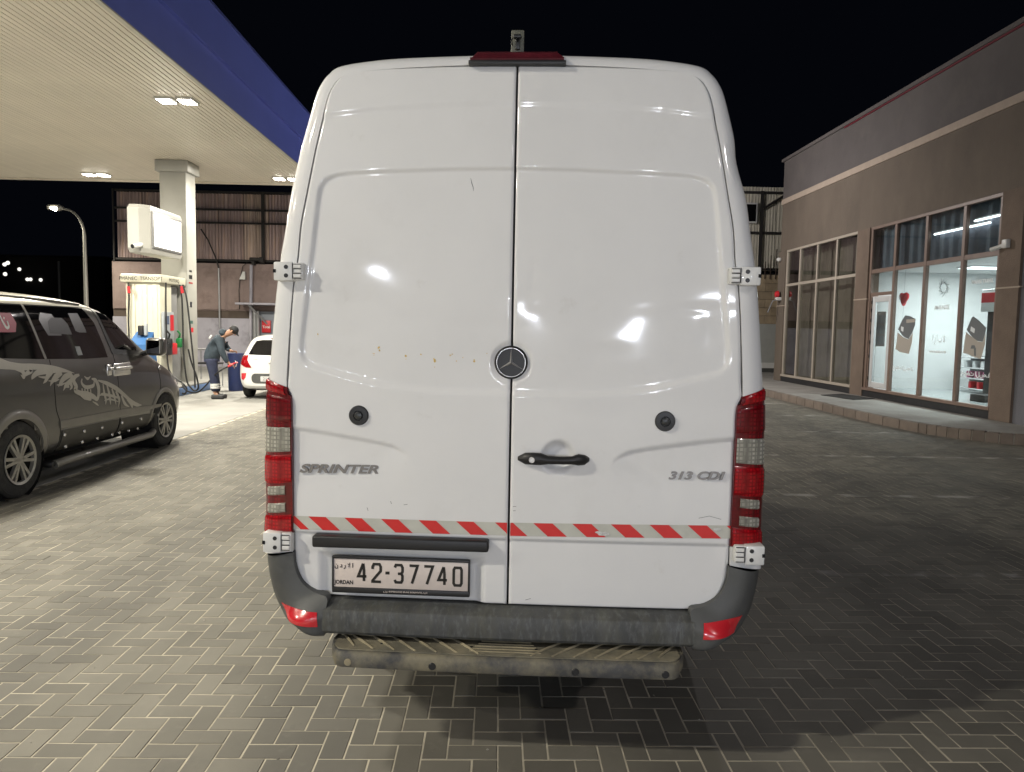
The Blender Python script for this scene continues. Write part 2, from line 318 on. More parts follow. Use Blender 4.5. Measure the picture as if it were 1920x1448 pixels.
def S(x, z):
    x = np.asarray(x, float); z = np.asarray(z, float); X = np.abs(x); y = Y0(x, z)
    y = y+.011*sst(sdist(x, z, pan)/.017)
    zc = np.interp(X, cu[:, 0], cu[:, 1]); y = y-.007*sst((z-zc)/.03+.5)*sst((.86-X)/.12)
    zc = np.interp(X, cl[:, 0], cl[:, 1]); fade = sst((X-cl[0, 0])/(.07+1.1*np.clip(zc-z, 0, 1))); y = y+.010*sst((zc-z)/.014+.5)*fade*sst((z-zc+.35)/.3)
    y = y+.010*sst((zs-z)/.016+.5)
    ins = np.minimum(np.minimum(x-pl0, pl1-x), np.minimum(pz1-z, z-pz0+.05)); y = y+.022*sst(ins/.05)
    d = np.hypot(x-hx, z-hz); y = y+.026*sst((.070-d)/.03)
    d = np.hypot(x-ex, z-ez); y = y+.008*sst((.083-d)/.014)
    for (dx, dz), rx, rz, am in dents: y = y+.38*am*np.exp(-((x-dx)/rx)**2-((z-dz)/rz)**2)
    for k1, k2, ph, am in _wv: y = y+am*np.sin(k1*x+ph)*np.sin(k2*z+2*ph)*np.clip(1-((z-1.7)/.45)**2, .15, 1)
    return y
# door outline in straightened height
dk = [LS(*p) for p in [(713, 1125.5), (640, 1122.5), (612, 1119), (588, 1110), (565, 1092), (553, 1065), (549.5, 1034), (549, 974), (547, 882), (546, 803), (545, 748), (537, 726), (539, 700), (542.5, 616), (549, 535), (557, 485), (563, 421), (575, 358), (591, 278), (602, 231), (613, 186), (624.5, 161), (639, 146), (664, 137), (702, 132)]]
ztop_c = LS(969, 123)[1]; CROWN = (ztop_c-LS(766, 127)[1])/(LS(766, 127)[0]**2)
dk = cr(dk, 5); ax_ = -dk[:, 0]; az_ = dk[:, 1]; w8 = sst((az_-2.0)/.4); azs = az_+CROWN*ax_**2*w8
zbot = azs[0]; ztp = azs[-1]
def maxacc(v): return np.maximum.accumulate(v+np.arange(len(v))*1e-5)
azs = maxacc(azs)
def unstraight(x, zr): return zr-CROWN*x*x*sst((zr-2.0)/.4)
NR, NC = 330, 120
def door(sign, name):
    t = np.linspace(0, 1, NR); tt = t+.08*np.sin(2*PI*t)/(2*PI)*-1; tt = t-.5*np.sin(2*PI*t)/(2*PI)
    zr = azs[0]+(azs[-1]-azs[0])*tt; xe = np.interp(zr, azs, ax_)-.0045
    u = np.linspace(0, 1, NC); x = .0045+np.outer(xe-.0045, u); z = unstraight(x, zr[:, None]); x = x*sign; y = S(x, z)
    # rolled outer edge
    e = np.minimum(np.abs(x)-.0045, (xe[:, None]-np.abs(x))); e = np.minimum(e, np.minimum(zr-zr[0], zr[-1]-zr)[:, None]); y = y+.005*np.clip(1-e/.006, 0, 1)**2
    G = np.stack([x, y, z], -1); G = np.pad(G, ((1, 1), (1, 1), (0, 0)), mode='edge'); G[0, :, 1] += .05; G[-1, :, 1] += .05; G[1:-1, 0, 1] += .05; G[1:-1, -1, 1] += .05
    b = MB().grid(G, flip=sign < 0); return b.build(name, m_white, van, ang=50, fix=False)
doorL = door(-1, 'rear_door'); doorR = door(1, 'rear_door')
# seam seal plus a black plate added to make the door gaps dark
sp = MB(); pts = [(x, unstraight(x, z)) for x, z in zip(ax_, azs)]; ring = [(-x-.012, z) for x, z in pts]; ring = ring+[(-x, z) for x, z in ring[::-1]]
sp.prism(ring, .13, .15, 1); sp.box(-.012, .012, .10, .12, azs[0]+.004, ztop_c-.01); sp.build('seal_and_dark_plate', m_black, van)

# body frame around the doors, then the sides going forward
PAIR = [((549, 1034), (497, 1034)), ((549, 974), (503, 974)), ((547, 882), (502.5, 882)), ((546, 803), (503.5, 800)), ((545, 748), (505, 735)), ((537, 726), (505.5, 713)), ((542.5, 616), (511.5, 640)), ((549, 535), (518.5, 560)), ((557, 485), (527.6, 485)),
        ((563, 421), (538, 425)), ((575, 358), (548, 361)), ((591, 278), (567, 278)), ((602, 231), (580, 230)), ((613, 186), (594, 182)), ((624.5, 161), (604, 160)), ((639, 146), (617, 143)), ((664, 137), (639, 127.5)), ((702, 132), (700, 117)), ((766, 127), (766, 111.5)), ((887, 122), (893, 107)), ((969, 121), (969, 105))]
inn = [LS(*p[0]) for p in PAIR]; out_ = [LS(*p[1], off=.06) for p in PAIR]
inn = np.array([(-x, z) for x, z in inn]); out_ = np.array([(-x, z) for x, z in out_]); inn[-1, 0] = out_[-1, 0] = 0
K = 6; inn = cr(inn, K); out_ = cr(out_, K); YO = .065
def fpt(i, v, off=0.):              # frame surface point: i along, v 0 inner .. 1 outer
    i0 = int(min(math.floor(i), len(inn)-2)); fr = i-i0; a_ = inn[i0]*(1-fr)+inn[i0+1]*fr; b_ = out_[i0]*(1-fr)+out_[i0+1]*fr
    p = a_*(1-v)+b_*v; y = float(Y0(p[0], p[1]))+YO*(1-math.sqrt(max(0, 1-v**2.6)))
    return (p[0]+off*v*.8, y-off*(1-v*.5), p[1])
VV = [0, .12, .25, .4, .55, .68, .78, .86, .92, .96, .985, 1]
def dent_r(p, s):
    x, y, z = p
    if s > 0:                       # dented right rear pillar
        dz = (z-2.36)/.09; w = math.exp(-dz*dz)*sst((x-.80)/.07); x -= .012*w
        y += .012*math.exp(-((z-2.42)/.05)**2)*w
    return (x*s, y, z)
for s in (-1, 1):
    rows = []
    for i in range(len(inn)):
        r = [fpt(i, v) for v in VV]; r = [(r[0][0], r[0][1]+.06, r[0][2])]+r; o = r[-1]
        for (dy, dw) in ((.12, .004), (.35, .010), (1.2, .012), (3.2, .012), (4.6, -.0), (5.3, -.12)):
            k = sst((o[2]-1.3)/1.3)*(1 if dy > 4 else 0); r.append((max(0, o[0]+dw*(o[0] > .2)-(.1 if dy > 5 else 0)*(o[0] > .2)), dy+YO, o[2]+(.012 if dy < 4 else -.35*float(k)*(dy-4))*(i > 60)))
        rows.append([dent_r(p, s) for p in r])
    MB().grid(rows, flip=s > 0).build('body_side', m_white, van, ang=45, fix=False)
MB().rbox(-.93, .93, .16, 5.6, .44, 1.0, .03).rbox(-.70, .70, .5, 5.5, .27, .5, .03).box(-.93, .93, 5.2, 5.65, .5, 1.6).build('chassis_light_block', m_void, van)  # lower box shaped to keep light from passing under the van
# roof edge clip marks, third brake light, camera bracket
bl = []
for px in np.linspace(884, 1057, 15):
    e = min(1, min(px-884, 1057-px)/14+.15); xb, zb = LS(px, 123, .02); h = .036*e+.006
    bl.append([(xb, .135, zb-.002), (xb, .045, zb-.002), (xb, .040, zb+.010), (xb, .044, zb+.014), (xb, .050, zb+h*.8), (xb, .072, zb+h+.003), (xb, .30, zb+h*1.0+.004)])
b3 = MB().grid(bl).build('brake_light', m_brk, van, fix=True)
x0, z0 = LS(880, 123.5, .0); x1, _ = LS(1061, 123.5, .0)
MB().rbox(x0, x1, .034, .12, z0-.006, z0+.010, .004).build('brake_light_base', m_black, van)
xa, za = Lp(958, 104, .10); xb, zb = Lp(983, 56, .10)
cb = thing('rear_view_camera', 'small dull green camera bracket standing on the roof edge of the white van', 'camera'); cb.matrix_world = VM
m_olive = M('dull_metal', (.13, .13, .105), .6, .2, var=.25, vs=30, bump=.4, bs=60, dist=.002)
MB().rbox(xa, xb, .10, .112, za-.01, zb, .004).rbox(xa, xb, .10, .22, za-.012, za+.0, .003).build('bracket_plate', m_olive, cb)
cx = (xa+xb)/2; cz = (za+zb)/2
MB().rbox(cx-.017, cx+.015, .08, .10, cz+.012, cz+.026, .004).rbox(cx-.008, cx+.010, .086, .10, cz-.030, cz+.012, .003).tube([(cx-.02, .09, cz+.012), (cx-.024, .085, cz+.0), (cx-.02, .095, cz-.012)], .003, 6).build('camera_head', m_black, cb)
MB().lathe([(0, 0), (0, .006), (.01, .007)], (cx+.001, .078, cz+.004), 'y', 12).build('camera_lens', m_glassblk, cb)

# --- things on the doors
def sx(p, off=.0): x, z = LS(*p); return x, float(S(x, z))-off, z
def dquad(c, n=6, m=3, off=.0012, th=.0):      # conformal patch from 4 local (x,z) corners
    c = [np.array(p) for p in c]; P = []
    for i in range(n+1):
        r = []
        for j in range(m+1):
            u, v = i/n, j/m; p = (c[0]*(1-u)+c[1]*u)*(1-v)+(c[3]*(1-u)+c[2]*u)*v
            r.append((p[0], float(S(p[0], p[1]))-off, p[1]))
        P.append(r)
    return P
# striped tape
tl = {-1: (LS(548, 967), LS(951, 980), LS(951, 1004.5), LS(549, 992)), 1: (LS(957, 980), LS(1374, 985.5), LS(1374, 1010), LS(957, 1005))}
for s, dr in ((-1, doorL), (1, doorR)):
    MB().grid(dquad(tl[s], 60, 4)).build('warning_tape', m_tape, dr, fix=False)
    c = [np.array(p) for p in tl[s]]; xl, xr = c[0][0], c[1][0]
    if s < 0: tops = [(537, 553)]+[(px, px+32.5) for px in (578.5, 646, 714.5, 785, 855.6)]+[(928, 960)]
    else: tops = [(928, 962)]+[(px, px+36) for px in (1000, 1073, 1145.5, 1218, 1289.5)]+[(1362, 1392)]
    sh = 27
    for (t0, t1) in tops:
        q = []
        zt = lambda x: np.interp(x, [c[0][0], c[1][0]], [c[0][1], c[1][1]])-.0005
        zbm = lambda x: np.interp(x, [c[3][0], c[2][0]], [c[3][1], c[2][1]])+.0005
        X = [LS(t0, 980)[0], LS(t1, 980)[0], LS(t1+sh, 1005)[0], LS(t0+sh, 1005)[0]]
        rows = []
        for k in range(9):          # clip the slanted chevron to the tape's ends
            v = k/8; l = X[0]*(1-v)+X[3]*v; r = X[1]*(1-v)+X[2]*v; l = min(max(l, xl), xr); r = min(max(r, xl), xr)
            rows.append([(x_, 0, zt(x_)*(1-v)+zbm(x_)*v) for x_ in np.linspace(l, max(r, l+1e-5), 7)])
        G = np.array(rows); G[..., 1] = S(G[..., 0], G[..., 2])-.0022
        MB().grid(G).build('red_chevron', m_redtape, dr, fix=False)
m_scrape = M('scraped_paint', (.6, .6, .58), .7, var=.3, vs=60, bump=1, bs=150, dist=.003)
for p, r in (((1132, 1001), .012), ((1122, 998), .006), ((1345, 992), .008)):
    x, y, z = sx(p, .0035); b = MB(); q = [(x+r*(1+.5*rng.random())*math.cos(t)*1.6, y, z+r*(.5+.4*rng.random())*math.sin(t)) for t in np.linspace(0, 2*PI, 11)[:-1]]
    b.add([(x, y-.001, z)]+q, [(0, i+1, (i+1) % 10+1) for i in range(10)]).build('scrape', m_scrape, doorR)
m_glue = M('yellow_residue', (.62, .45, .14), .8, var=.3, vs=200)
b = MB()
for q in [(843, 790, 1.2), (883, 745, 1.7), (1075, 795, 1.5), (1075, 812, .8), (1185, 792, 1.1), (1275, 825, 2), (1283, 862, .8), (1400, 790, 1.1), (1432, 828, 1), (1490, 812, .8), (1570, 825, 1.5), (1660, 783, 1), (437, 640, 1.1), (440, 655, .6)]:
    for k in range(3 if q[2] > 1 else 1):
        x, y, z = sx((480+q[0]/3.84+rng.normal(0, 1.1), 460+q[1]/3.84+rng.normal(0, 1.6)), .001); r = .0032*q[2]*rng.uniform(.5, 1)
        b.add([(x, y, z)]+[(x+r*rng.uniform(.4, 1.2)*math.cos(t), y, z+r*rng.uniform(.4, 1.4)*math.sin(t)) for t in np.linspace(0, 2*PI, 8)[:-1]], [(0, i+1, (i+1) % 7+1) for i in range(7)])
b.build('glue_residue', m_glue, doorL, kind='stuff')
m_scr = M('dark_scratch', (.06, .06, .07), .8)
b = MB(); q = [LS(882, 333), LS(884, 343), LS(886.5, 350), LS(887.5, 357)]
b.tube([(x, float(S(x, z))-.0003, z) for x, z in q], [.0004, .0012, .0010, .0004], 5)
for p, p2 in (((688, 952), (690, 958)), ((757, 947), (764, 946)), ((732, 940), (734, 945)), ((962, 950), (968, 950)), ((962, 958), (967, 958)), ((985, 1127), (995, 1124)), ((1310, 972), (1330, 968)), ((1330, 968), (1352, 974))):
    b.tube([sx(p), sx(p2)], .0008, 5)
b.build('scratches', m_scr, doorL, kind='stuff')
# emblem with three-pointed star
_, eys, _ = ex, float(S(ex+.05, ez)), ez; er = .0655; ey = eys-.004

emb = MB().lathe([(.006, 0), (.006, er), (-.004, er), (-.009, er*.93), (-.006, er*.88), (-.006, 0)], (ex, ey, ez), 'y', 48).build('emblem', m_black, van)
MB().lathe([(-.004, er*.90), (-.012, er*.87), (-.012, er*.85), (-.004, er*.82)], (ex, ey, ez), 'y', 64).build('emblem_ring', m_chrome, emb)
b = MB()
for k in range(3):
    an = PI/2+k*2*PI/3; d = np.array((math.cos(an), math.sin(an))); nrm = np.array((-d[1], d[0])); o = np.array((ex, ez)); tip = o+d*er*.86; bs = d*er*.06
    l = o+nrm*er*.085; r = o-nrm*er*.085; yb = ey-.0062
    b.add([(l[0], yb, l[1]), (r[0], yb, r[1]), (tip[0], yb, tip[1]), (o[0], yb-.010, o[1])], [(0, 2, 3), (2, 1, 3), (0, 3, 1)])
b.build('emblem_star', m_chrome, emb, ang=5)
# round door stops
for p, dr in (((673, 779), doorL), ((1247, 790), doorR)):
    x, y, z = sx(p); st = MB().lathe([(.006, .040), (-.004, .0395), (-.009, .036), (-.010, .020), (-.005, .018), (-.005, 0)], (x, y, z), 'y', 40).build('door_stop', m_black, dr)
    MB().lathe([(-.0045, .0165), (-.014, .0145), (-.016, .010), (-.0165, 0)], (x, y, z), 'y', 24).build('stop_pin', M('stop_pin_rubber', (.03, .032, .033), .35), dr)
# handle
q = [LS(971, 859.5), LS(985, 859), LS(1000, 859), LS(1014, 859.5), (0, 0), LS(1028, 861), LS(1050, 861.5), LS(1072, 861.5), LS(1084, 861), LS(1096, 862), LS(1105, 862)]
q = [p for p in q if p != (0, 0)]; yy = [.012, .028, .034, .036, .040, .042, .040, .034, .026, .010]; hh = [.008, .023, .0245, .024, .0165, .016, .0165, .023, .020, .008]
P = []
for (x, z), yo, h in zip(q, yy, hh):
    yb = float(Y0(x, z)); P.append([(x, yb-yo+.018*(1-math.cos(t))*.9, z+h*math.sin(t)) for t in np.linspace(0, 2*PI, 17)[:-1]]+[(x, yb-yo, z)])
hb = MB().grid(P); hb.f += [tuple(range(16)), tuple(range(17*9, 17*9+16))]; hnd = hb.build('door_handle', m_black, doorR, ang=60)
for c_ in ((985, 859), (1092, 862)):
    x, z = LS(*c_); MB().lathe([(.02, .016), (-.02, .015)], (x, float(Y0(x, z)), z), 'y', 16).build('handle_mount', m_black, doorR)
x, z = LS(997.5, 860); MB().lathe([(0, 0), (0, .0095), (-.0015, .011), (-.0015, .0115), (.004, .012)], (x, float(Y0(x, z))-.0355, z), 'y', 24).build('key_lock', m_chrome, hnd.parent)
# badges
def badge(name, s, p0, p1, dr, hgt, sh):
    (x0, z0), (x1, z1) = LS(*p0), LS(*p1); me = textmesh(s, hgt*1.38, .004, sh, .0014); xs_ = [v.co.x for v in me.vertices]; w = max(xs_)-min(xs_); c = (max(xs_)+min(xs_))/2
    xm, zm = (x0+x1)/2, (z0+z1)/2; ang = math.atan2(z1-z0, x1-x0)
    me.transform(Matrix.Translation((xm, float(S(xm, zm))-.003, zm)) @ Matrix.Rotation(-ang, 4, 'Y') @ RX @ Matrix.Diagonal(((x1-x0)/w, 1, 1, 1)) @ Matrix.Translation((-c, 0, 0))); me.materials.clear()
    return link(name, me, m_badge, dr)
badge('model_badge', 'SPRINTER', (562, 879), (709, 882), doorL, .034, .28)
badge('engine_badge', '313 CDI', (1254, 893), (1360, 893.5), doorR, .031, .28)
# plate light bar
c = [Lp(585, 1004, -.03), Lp(916, 1014, -.03), Lp(916, 1037, -.03), Lp(585, 1026, -.03)]
me_ = MB().rbox(-.5, .5, -.5, .5, -.5, .5, .1, 3); xm = sum(p[0] for p in c)/4; zm = sum(p[1] for p in c)/4; an = math.atan2(c[1][1]-c[0][1], c[1][0]-c[0][0]); w = c[1][0]-c[0][0]; h = c[0][1]-c[3][1]
bar = MB().rbox(-w/2, w/2, -.036, .02, -h/2, h/2, .009, 3).mesh('plate_light_bar'); bar.transform(Matrix.Translation((xm, 0, zm)) @ Matrix.Rotation(-an, 4, 'Y')); link('plate_light_bar', bar, m_black, doorL)
# number plate
c = [Lp(625, 1042, .0), Lp(882.5, 1050.5, .0), Lp(880, 1120, .0), Lp(621, 1109.5, .0)]
xm = sum(p[0] for p in c)/4; zm = sum(p[1] for p in c)/4; w = .5*(c[1][0]-c[0][0]+c[2][0]-c[3][0]); h = .5*(c[0][1]-c[3][1]+c[1][1]-c[2][1]); an = math.atan2(c[1][1]-c[0][1]+c[2][1]-c[3][1], c[1][0]-c[0][0]+c[2][0]-c[3][0])
PMX = Matrix.Translation((xm, -.002, zm)) @ Matrix.Rotation(-an, 4, 'Y')
npl = bpy.data.objects.new('number_plate', None); COL.objects.link(npl); npl.parent = van; npl.matrix_local = PMX
zb_ = -h/2+.024; zt_ = h/2-.010
MB().rbox(-w/2, w/2, .004, .014, -h/2, h/2, .006).rbox(-w/2, w/2, -.006, .006, -h/2, zb_, .004).rbox(-w/2, w/2, -.006, .006, zt_, h/2, .003).rbox(-w/2, -w/2+.008, -.006, .006, zb_-.004, zt_+.004, .003).rbox(w/2-.008, w/2, -.006, .006, zb_-.004, zt_+.004, .003).build('plate_frame', m_black, npl)
MB().rbox(-w/2+.006, w/2-.006, -.0015, .005, zb_-.001, zt_+.001, .002).build('plate_face', m_plate, npl)
W_, H_ = w-.014, zt_-zb_
def stroke(b, pts, r, y=-.0025):     # flat pen stroke with mitred joints in plate x,z
    pts = [np.array(p, float) for p in pts]; n = len(pts); L_, R_ = [], []
    for i in range(n):
        d0 = pts[i]-pts[max(i-1, 0)]; d1 = pts[min(i+1, n-1)]-pts[i]; d0 = d0/(np.linalg.norm(d0)+1e-9); d1 = d1/(np.linalg.norm(d1)+1e-9)
        if i == 0: d0 = d1
        if i == n-1: d1 = d0
        t = d0+d1; t = t/(np.linalg.norm(t)+1e-9); nn = np.array((-t[1], t[0])); k = 1/max(.45, float(nn@np.array((-d0[1], d0[0])))); L_.append(pts[i]+nn*r*k); R_.append(pts[i]-nn*r*k)
    b.grid([[(p[0], y, p[1]), (q[0], y, q[1])] for p, q in zip(L_, R_)])
GLY = {'4': [[(.62, 1), (.05, .27), (1, .27)], [(.72, .62), (.72, 0)], [(.62, 1), (.72, .6)]], '2': [[(.02, .72), (.02, .86), (.16, 1), (.8, 1), (.95, .86), (.95, .62), (.02, .06), (.02, 0), (1, 0)]],
       '3': [[(.03, .85), (.16, 1), (.8, 1), (.95, .86), (.95, .62), (.8, .5), (.4, .5)], [(.8, .5), (.95, .38), (.95, .14), (.8, 0), (.16, 0), (.03, .14)]], '7': [[(.0, 1), (.98, 1), (.32, -.03)]],
       '0': [[(.5, 1), (.18, 1), (.05, .88), (.05, .12), (.18, 0), (.82, 0), (.95, .12), (.95, .88), (.82, 1), (.5, 1)]], '-': [[(.25, .5), (.75, .5)]]}
b = MB(); gw, gh = .040*W_/.52, H_*.62; X0 = {'4': .175, '2': .280}
pos = [('4', 455, 590, 165, 410), ('2', 630, 765, 172, 418), ('-', 800, 850, 275, 318), ('3', 893, 1025, 182, 425), ('7', 1070, 1200, 190, 433), ('7', 1245, 1380, 197, 440), ('4', 1410, 1548, 203, 452), ('0', 1590, 1725, 212, 458)]
for (ch, xa, xb, ya, yb) in pos:
    fx = lambda v: (v-182)/(1782-182)*W_-W_/2
    top, bot = (ya-(120+(xa-182)*.032)), (yb-(120+(xa-182)*.032)); fz = lambda v: H_/2+zb_+H_/2-(v/345)*H_
    r = .0055
    x0, x1, z1, z0 = fx(xa)+r, fx(xb)-r, fz(top)-r, fz(bot)+r
    for st_ in GLY[ch]:
        if ch == '-': stroke(b, [(x0-r, (z0+z1)/2), (x1+r, (z0+z1)/2)], .006)
        else: stroke(b, [(x0+p[0]*(x1-x0), z0+p[1]*(z1-z0)) for p in st_], r)
b.build('plate_digits', m_ink, npl, fix=False)
text('plate_text_arabic', 'ن د ر ﻻ ا', .026, m_ink, npl, Matrix.Translation((-W_/2+.040*W_/.52, -.0025, zt_-.028)) @ RX, xs=.85, offset=.0006)
text('plate_text', 'JORDAN', .022, m_ink, npl, Matrix.Translation((-W_/2+.040*W_/.52, -.0025, zb_+.019)) @ RX, xs=.9, offset=.0005)
text('frame_text', 'وليد BOMBAROIES BRAKE BORDYNTEL.A.JO', .0085, m_plate, npl, Matrix.Translation((.02, -.0068, -h/2+.0125)) @ RX, xs=1.05)
# hinges
def hinge(px0, py0, px1, py1, s, q):
    y = .0; pr = [Lp(px0, py0, y), Lp(px1, py0, y), Lp(px0, py1, y), Lp(px1, py1, y)]
    xa, xb = pr[0][0], pr[1][0]; zt, zb = (pr[0][1]+pr[1][1])/2, (pr[2][1]+pr[3][1])/2
    if s > 0: xa, xb = xb, xa       # xa = outer, xb = inner
    w = xb-xa; hh_ = zt-zb
    h = MB().rbox(xa, xa+w*.66, -.022, .07, zb, zt, .006, 2).rbox(xa+w*.60, xb, -.016, .03, zb+.004, zt-.002, .006, 2).build('hinge', m_white2, van)
    for k in (.27, .73):
        MB().lathe([(-.0225, 0), (-.0225, .0085), (-.018, .0095), (0, .0095)], (xa+w*.44, -.001, zb+hh_*k), 'y', 8).build('hinge_bolt', m_black, h)
    b = MB()
    for k in range(3): b.rbox(xa+w*.68, xb-w*.03, -.024+.003*(k % 2), -.010, zb+hh_*(.16+.25*k), zb+hh_*(.16+.25*k+.20), .003, 1)
    b.build('hinge_knuckle', m_white2, h); b = MB()
    b.box(xa+w*.655, xa+w*.675, -.0235, -.02, zb+hh_*.12, zb+hh_*.92)
    for k in range(4): b.box(xa+w*.68, xb-w*.05, -.0175, -.012, zb+hh_*(.115+.25*k), zb+hh_*(.155+.25*k))
    b.box(xa-.001*s*-1, xa+w*.09, -.0235, -.018, zb+hh_*.42, zb+hh_*.60); b.build('hinge_gap', m_void, h, kind='stuff')
hinge(516, 492, 570, 527, -1, 0); hinge(1368, 501, 1425, 536, 1, 0); hinge(496, 997, 548, 1034, -1, 0); hinge(1376, 1021, 1432, 1057, 1, 0)
# tail lights: conformal shells over the frame rows 0..5
def idx(px_y):                      # frame index for an image row on the left side
    ys = [1034, 974, 882, 803, 748, 726]; return float(np.interp(-px_y, [-v for v in ys], [0, K, 2*K, 3*K, 4*K, 5*K]))
def lensband(name, mat, par, y0, y1, s, v0=0., v1=1., off=.014, rows=10, tops=0.):
    P = []; i0, i1 = idx(y0), idx(y1)
    for k in range(rows+1):
        u = k/rows; i = i0+(i1-i0)*u; r = []
        for v in [v0+(v1-v0)*q/12 for q in range(13)]:
            pinch = 0
            edge = min(1, min(k, rows-k)/1.+.55) ; x, y, z = fpt(min(max(i, .01), len(inn)-1.01), min(v, .999), off*edge); x = x-.004*(1-v)
            if tops: z += tops*v*u
            r.append((x*s, y, z))
        r = [(r[0][0], r[0][1]+.02, r[0][2])]+r+[(r[-1][0]-.01*s, r[-1][1]+.05, r[-1][2])]
        P.append(r)
    P = [[(a_[0]*.999, a_[1]+.012, a_[2]) for a_ in P[0]]]+P+[[(a_[0]*.999, a_[1]+.012, a_[2]) for a_ in P[-1]]]
    return MB().grid(P, flip=s > 0).build(name, mat, par, ang=40, fix=False)
for s in (-1, 1):
    tlt = lensband('tail_light', m_redd, van, 996, 722, s, 0, 1, .010, 40, .012)
    lensband('red_lens', m_redl, tlt, 745, 722, s, .12, .93, .0145, 8, .012)
    lensband('brake_lens', m_redd, tlt, 796, 747, s, .02, 1, .014, 8)
    lensband('indicator_lens', m_clear, tlt, 850, 800, s, .04, .93, .0135, 10)
    lensband('stop_lens', m_redl, tlt, 905, 852, s, .02, 1, .0155, 8)
    lensband('reversing_lens', m_clear, tlt, 925, 908, s, .22, .80, .0155, 6)
    lensband('reversing_lens', m_clear, tlt, 957, 938, s, .22, .82, .0155, 6)
    lensband('fog_lens', m_redl, tlt, 994, 960, s, .04, .95, .0155, 6)
# bumper corners
BP = [((549.5, 1036), (497.5, 1036), 0, 0), ((553, 1065), (500, 1065), .0, .0), ((566, 1093), (505, 1092), -.004, 0), ((589, 1111), (510, 1116), -.012, 0), ((613, 1121.5), (517, 1138), -.03, -.0), ((609, 1150), (523, 1152), -.055, -.0), ((608, 1170), (532, 1163), -.055, 0), ((608, 1189), (550, 1176), -.05, 0), ((608, 1191), (580, 1186), -.03, 0), ((608, 1192), (606, 1192), .0, 0)]
bi = [Lp(*p[0], p[2]) for p in BP]; bo = [Lp(*p[1], (.085, .085, .085, .08, .07, .05, .02, -.01, -.03, -.05)[k]) for k, p in enumerate(BP)]
bi = cr([(-p[0], p[1], q[2]) for p, q in zip(bi, BP)], 4); bo = cr([(-p[0], p[1], .10) for p in bo], 4)
corner = {}
for s in (-1, 1):
    rows = []
    for i in range(len(bi)):
        r = []; t = i/(len(bi)-1); bulge = .012+.035*sst((t-.35)/.3)
        for v in np.linspace(0, 1, 17):
            x = bi[i][0]*(1-v)+bo[i][0]*v; z = bi[i][1]*(1-v)+bo[i][1]*v; y = bi[i][2]+(.11-bi[i][2])*v**4.5-bulge*math.sin(PI*min(1, v*1.15))*.6*(1-t*.3)
            r.append((x*s, y, z))
        r = [(r[0][0], r[0][1]+.05, r[0][2])]+r+[(r[-1][0]*.998, .6, r[-1][2])]
        rows.append(r)
    mb = MB().grid(rows, flip=s > 0); corner[s] = mb.build('bumper_corner', m_bump, van, ang=50, fix=False)
    bvh = BVHTree.FromPolygons([Vector(v) for v in mb.v], mb.f)
    c = [Lp(523, 1135, -.02), Lp(596, 1147, -.05), Lp(598, 1172.5, -.05), Lp(545, 1163, -.03)] if s < 0 else [Lp(1396, 1160, -.02), Lp(1319, 1168, -.05), Lp(1316, 1195, -.05), Lp(1378, 1188, -.03)]
    P = []
    for i in range(13):
        r = []
        for j in range(7):
            u, v = i/12, j/6; p = (np.array(c[0])*(1-u)+np.array(c[1])*u)*(1-v)+(np.array(c[3])*(1-u)+np.array(c[2])*u)*v
            h = bvh.ray_cast(Vector((p[0], -1, p[1])), Vector((0, 1, 0)))[0]; yy_ = h.y if h else 0
            r.append((p[0], yy_-.004, p[1]))
        r = [(r[0][0], r[0][1]+.006, r[0][2])]+r+[(r[-1][0], r[-1][1]+.006, r[-1][2])]; P.append(r)
    P = [[(q_[0], q_[1]+.006, q_[2]) for q_ in P[0]]]+P+[[(q_[0], q_[1]+.006, q_[2]) for q_ in P[-1]]]
    MB().grid(P).build('reflector', m_redref, corner[s])
# bumper centre
xl, xr = Lp(608, 1160, -.05)[0], Lp(1308, 1175, -.05)[0]; xm = (abs(xl)+xr)/2
prof = [(.06, .611), (.0, .610), (-.018, .607), (-.045, .597), (-.053, .592), (-.058, .583), (-.060, .54), (-.058, .507), (-.050, .495), (.06, .49)]
P = [[(x, y-.012*(1-(x/xm)**2)-.0*abs(x), z) for (y, z) in prof] for x in np.linspace(-xm+.001, xm-.001, 40)]
bc = MB().grid(P); bc.f += [tuple(range(10)), tuple(range(390, 400))]; bc.build('bumper_centre', m_bump2, van, ang=28)
# rear step: dusty ribbed tread on a curved plastic beam
sx0, sx1 = -Lp(616, 1250, -.13)[0], Lp(1292, 1250, -.13)[0]; sxm = (sx0+sx1)/2
def stepfront(x): e = abs(x)/sxm; return -.165+.10*max(0, (e-.90)/.10)**2.5+.012*e*e
P = []
for x in np.linspace(-sxm, sxm, 90):
    e = abs(x)/sxm; yf = stepfront(x); low = .392+.012*sst((.93-e)/.05)*0+(.03*max(0, (e-.96)/.04))
    P.append([(x, .03, .452), (x, yf+.030, .456), (x, yf+.012, .454), (x, yf+.003, .446), (x, yf, .436), (x, yf-.002, .41), (x, yf+.004, low+.004), (x, yf+.014, low), (x, yf+.04, low+.01), (x, .03, .40)])
trd = [(x, stepfront(x)+.022, .457) for x in np.linspace(-sxm+.02, sxm-.02, 60)]+[(x, .028, .453) for x in np.linspace(sxm-.02, -sxm+.02, 60)]
b = MB().grid(P); b.f += [tuple(range(10)), tuple(range(890, 900))]; stp = b.build('rear_step', m_step, van, ang=40); stp.location.z = .010
n_ = len(trd); MB().add(trd+[(p[0], p[1], p[2]+.004) for p in trd], [tuple(range(n_, 2*n_))]+[(i, (i+1) % n_, n_+(i+1) % n_, n_+i) for i in range(n_)]).build('step_tread', m_tread, stp)
MB().rbox(-sxm+.02, sxm-.06, .0, .05, .45, .488, .01).build('step_bracket', m_dust, van)
rb = []
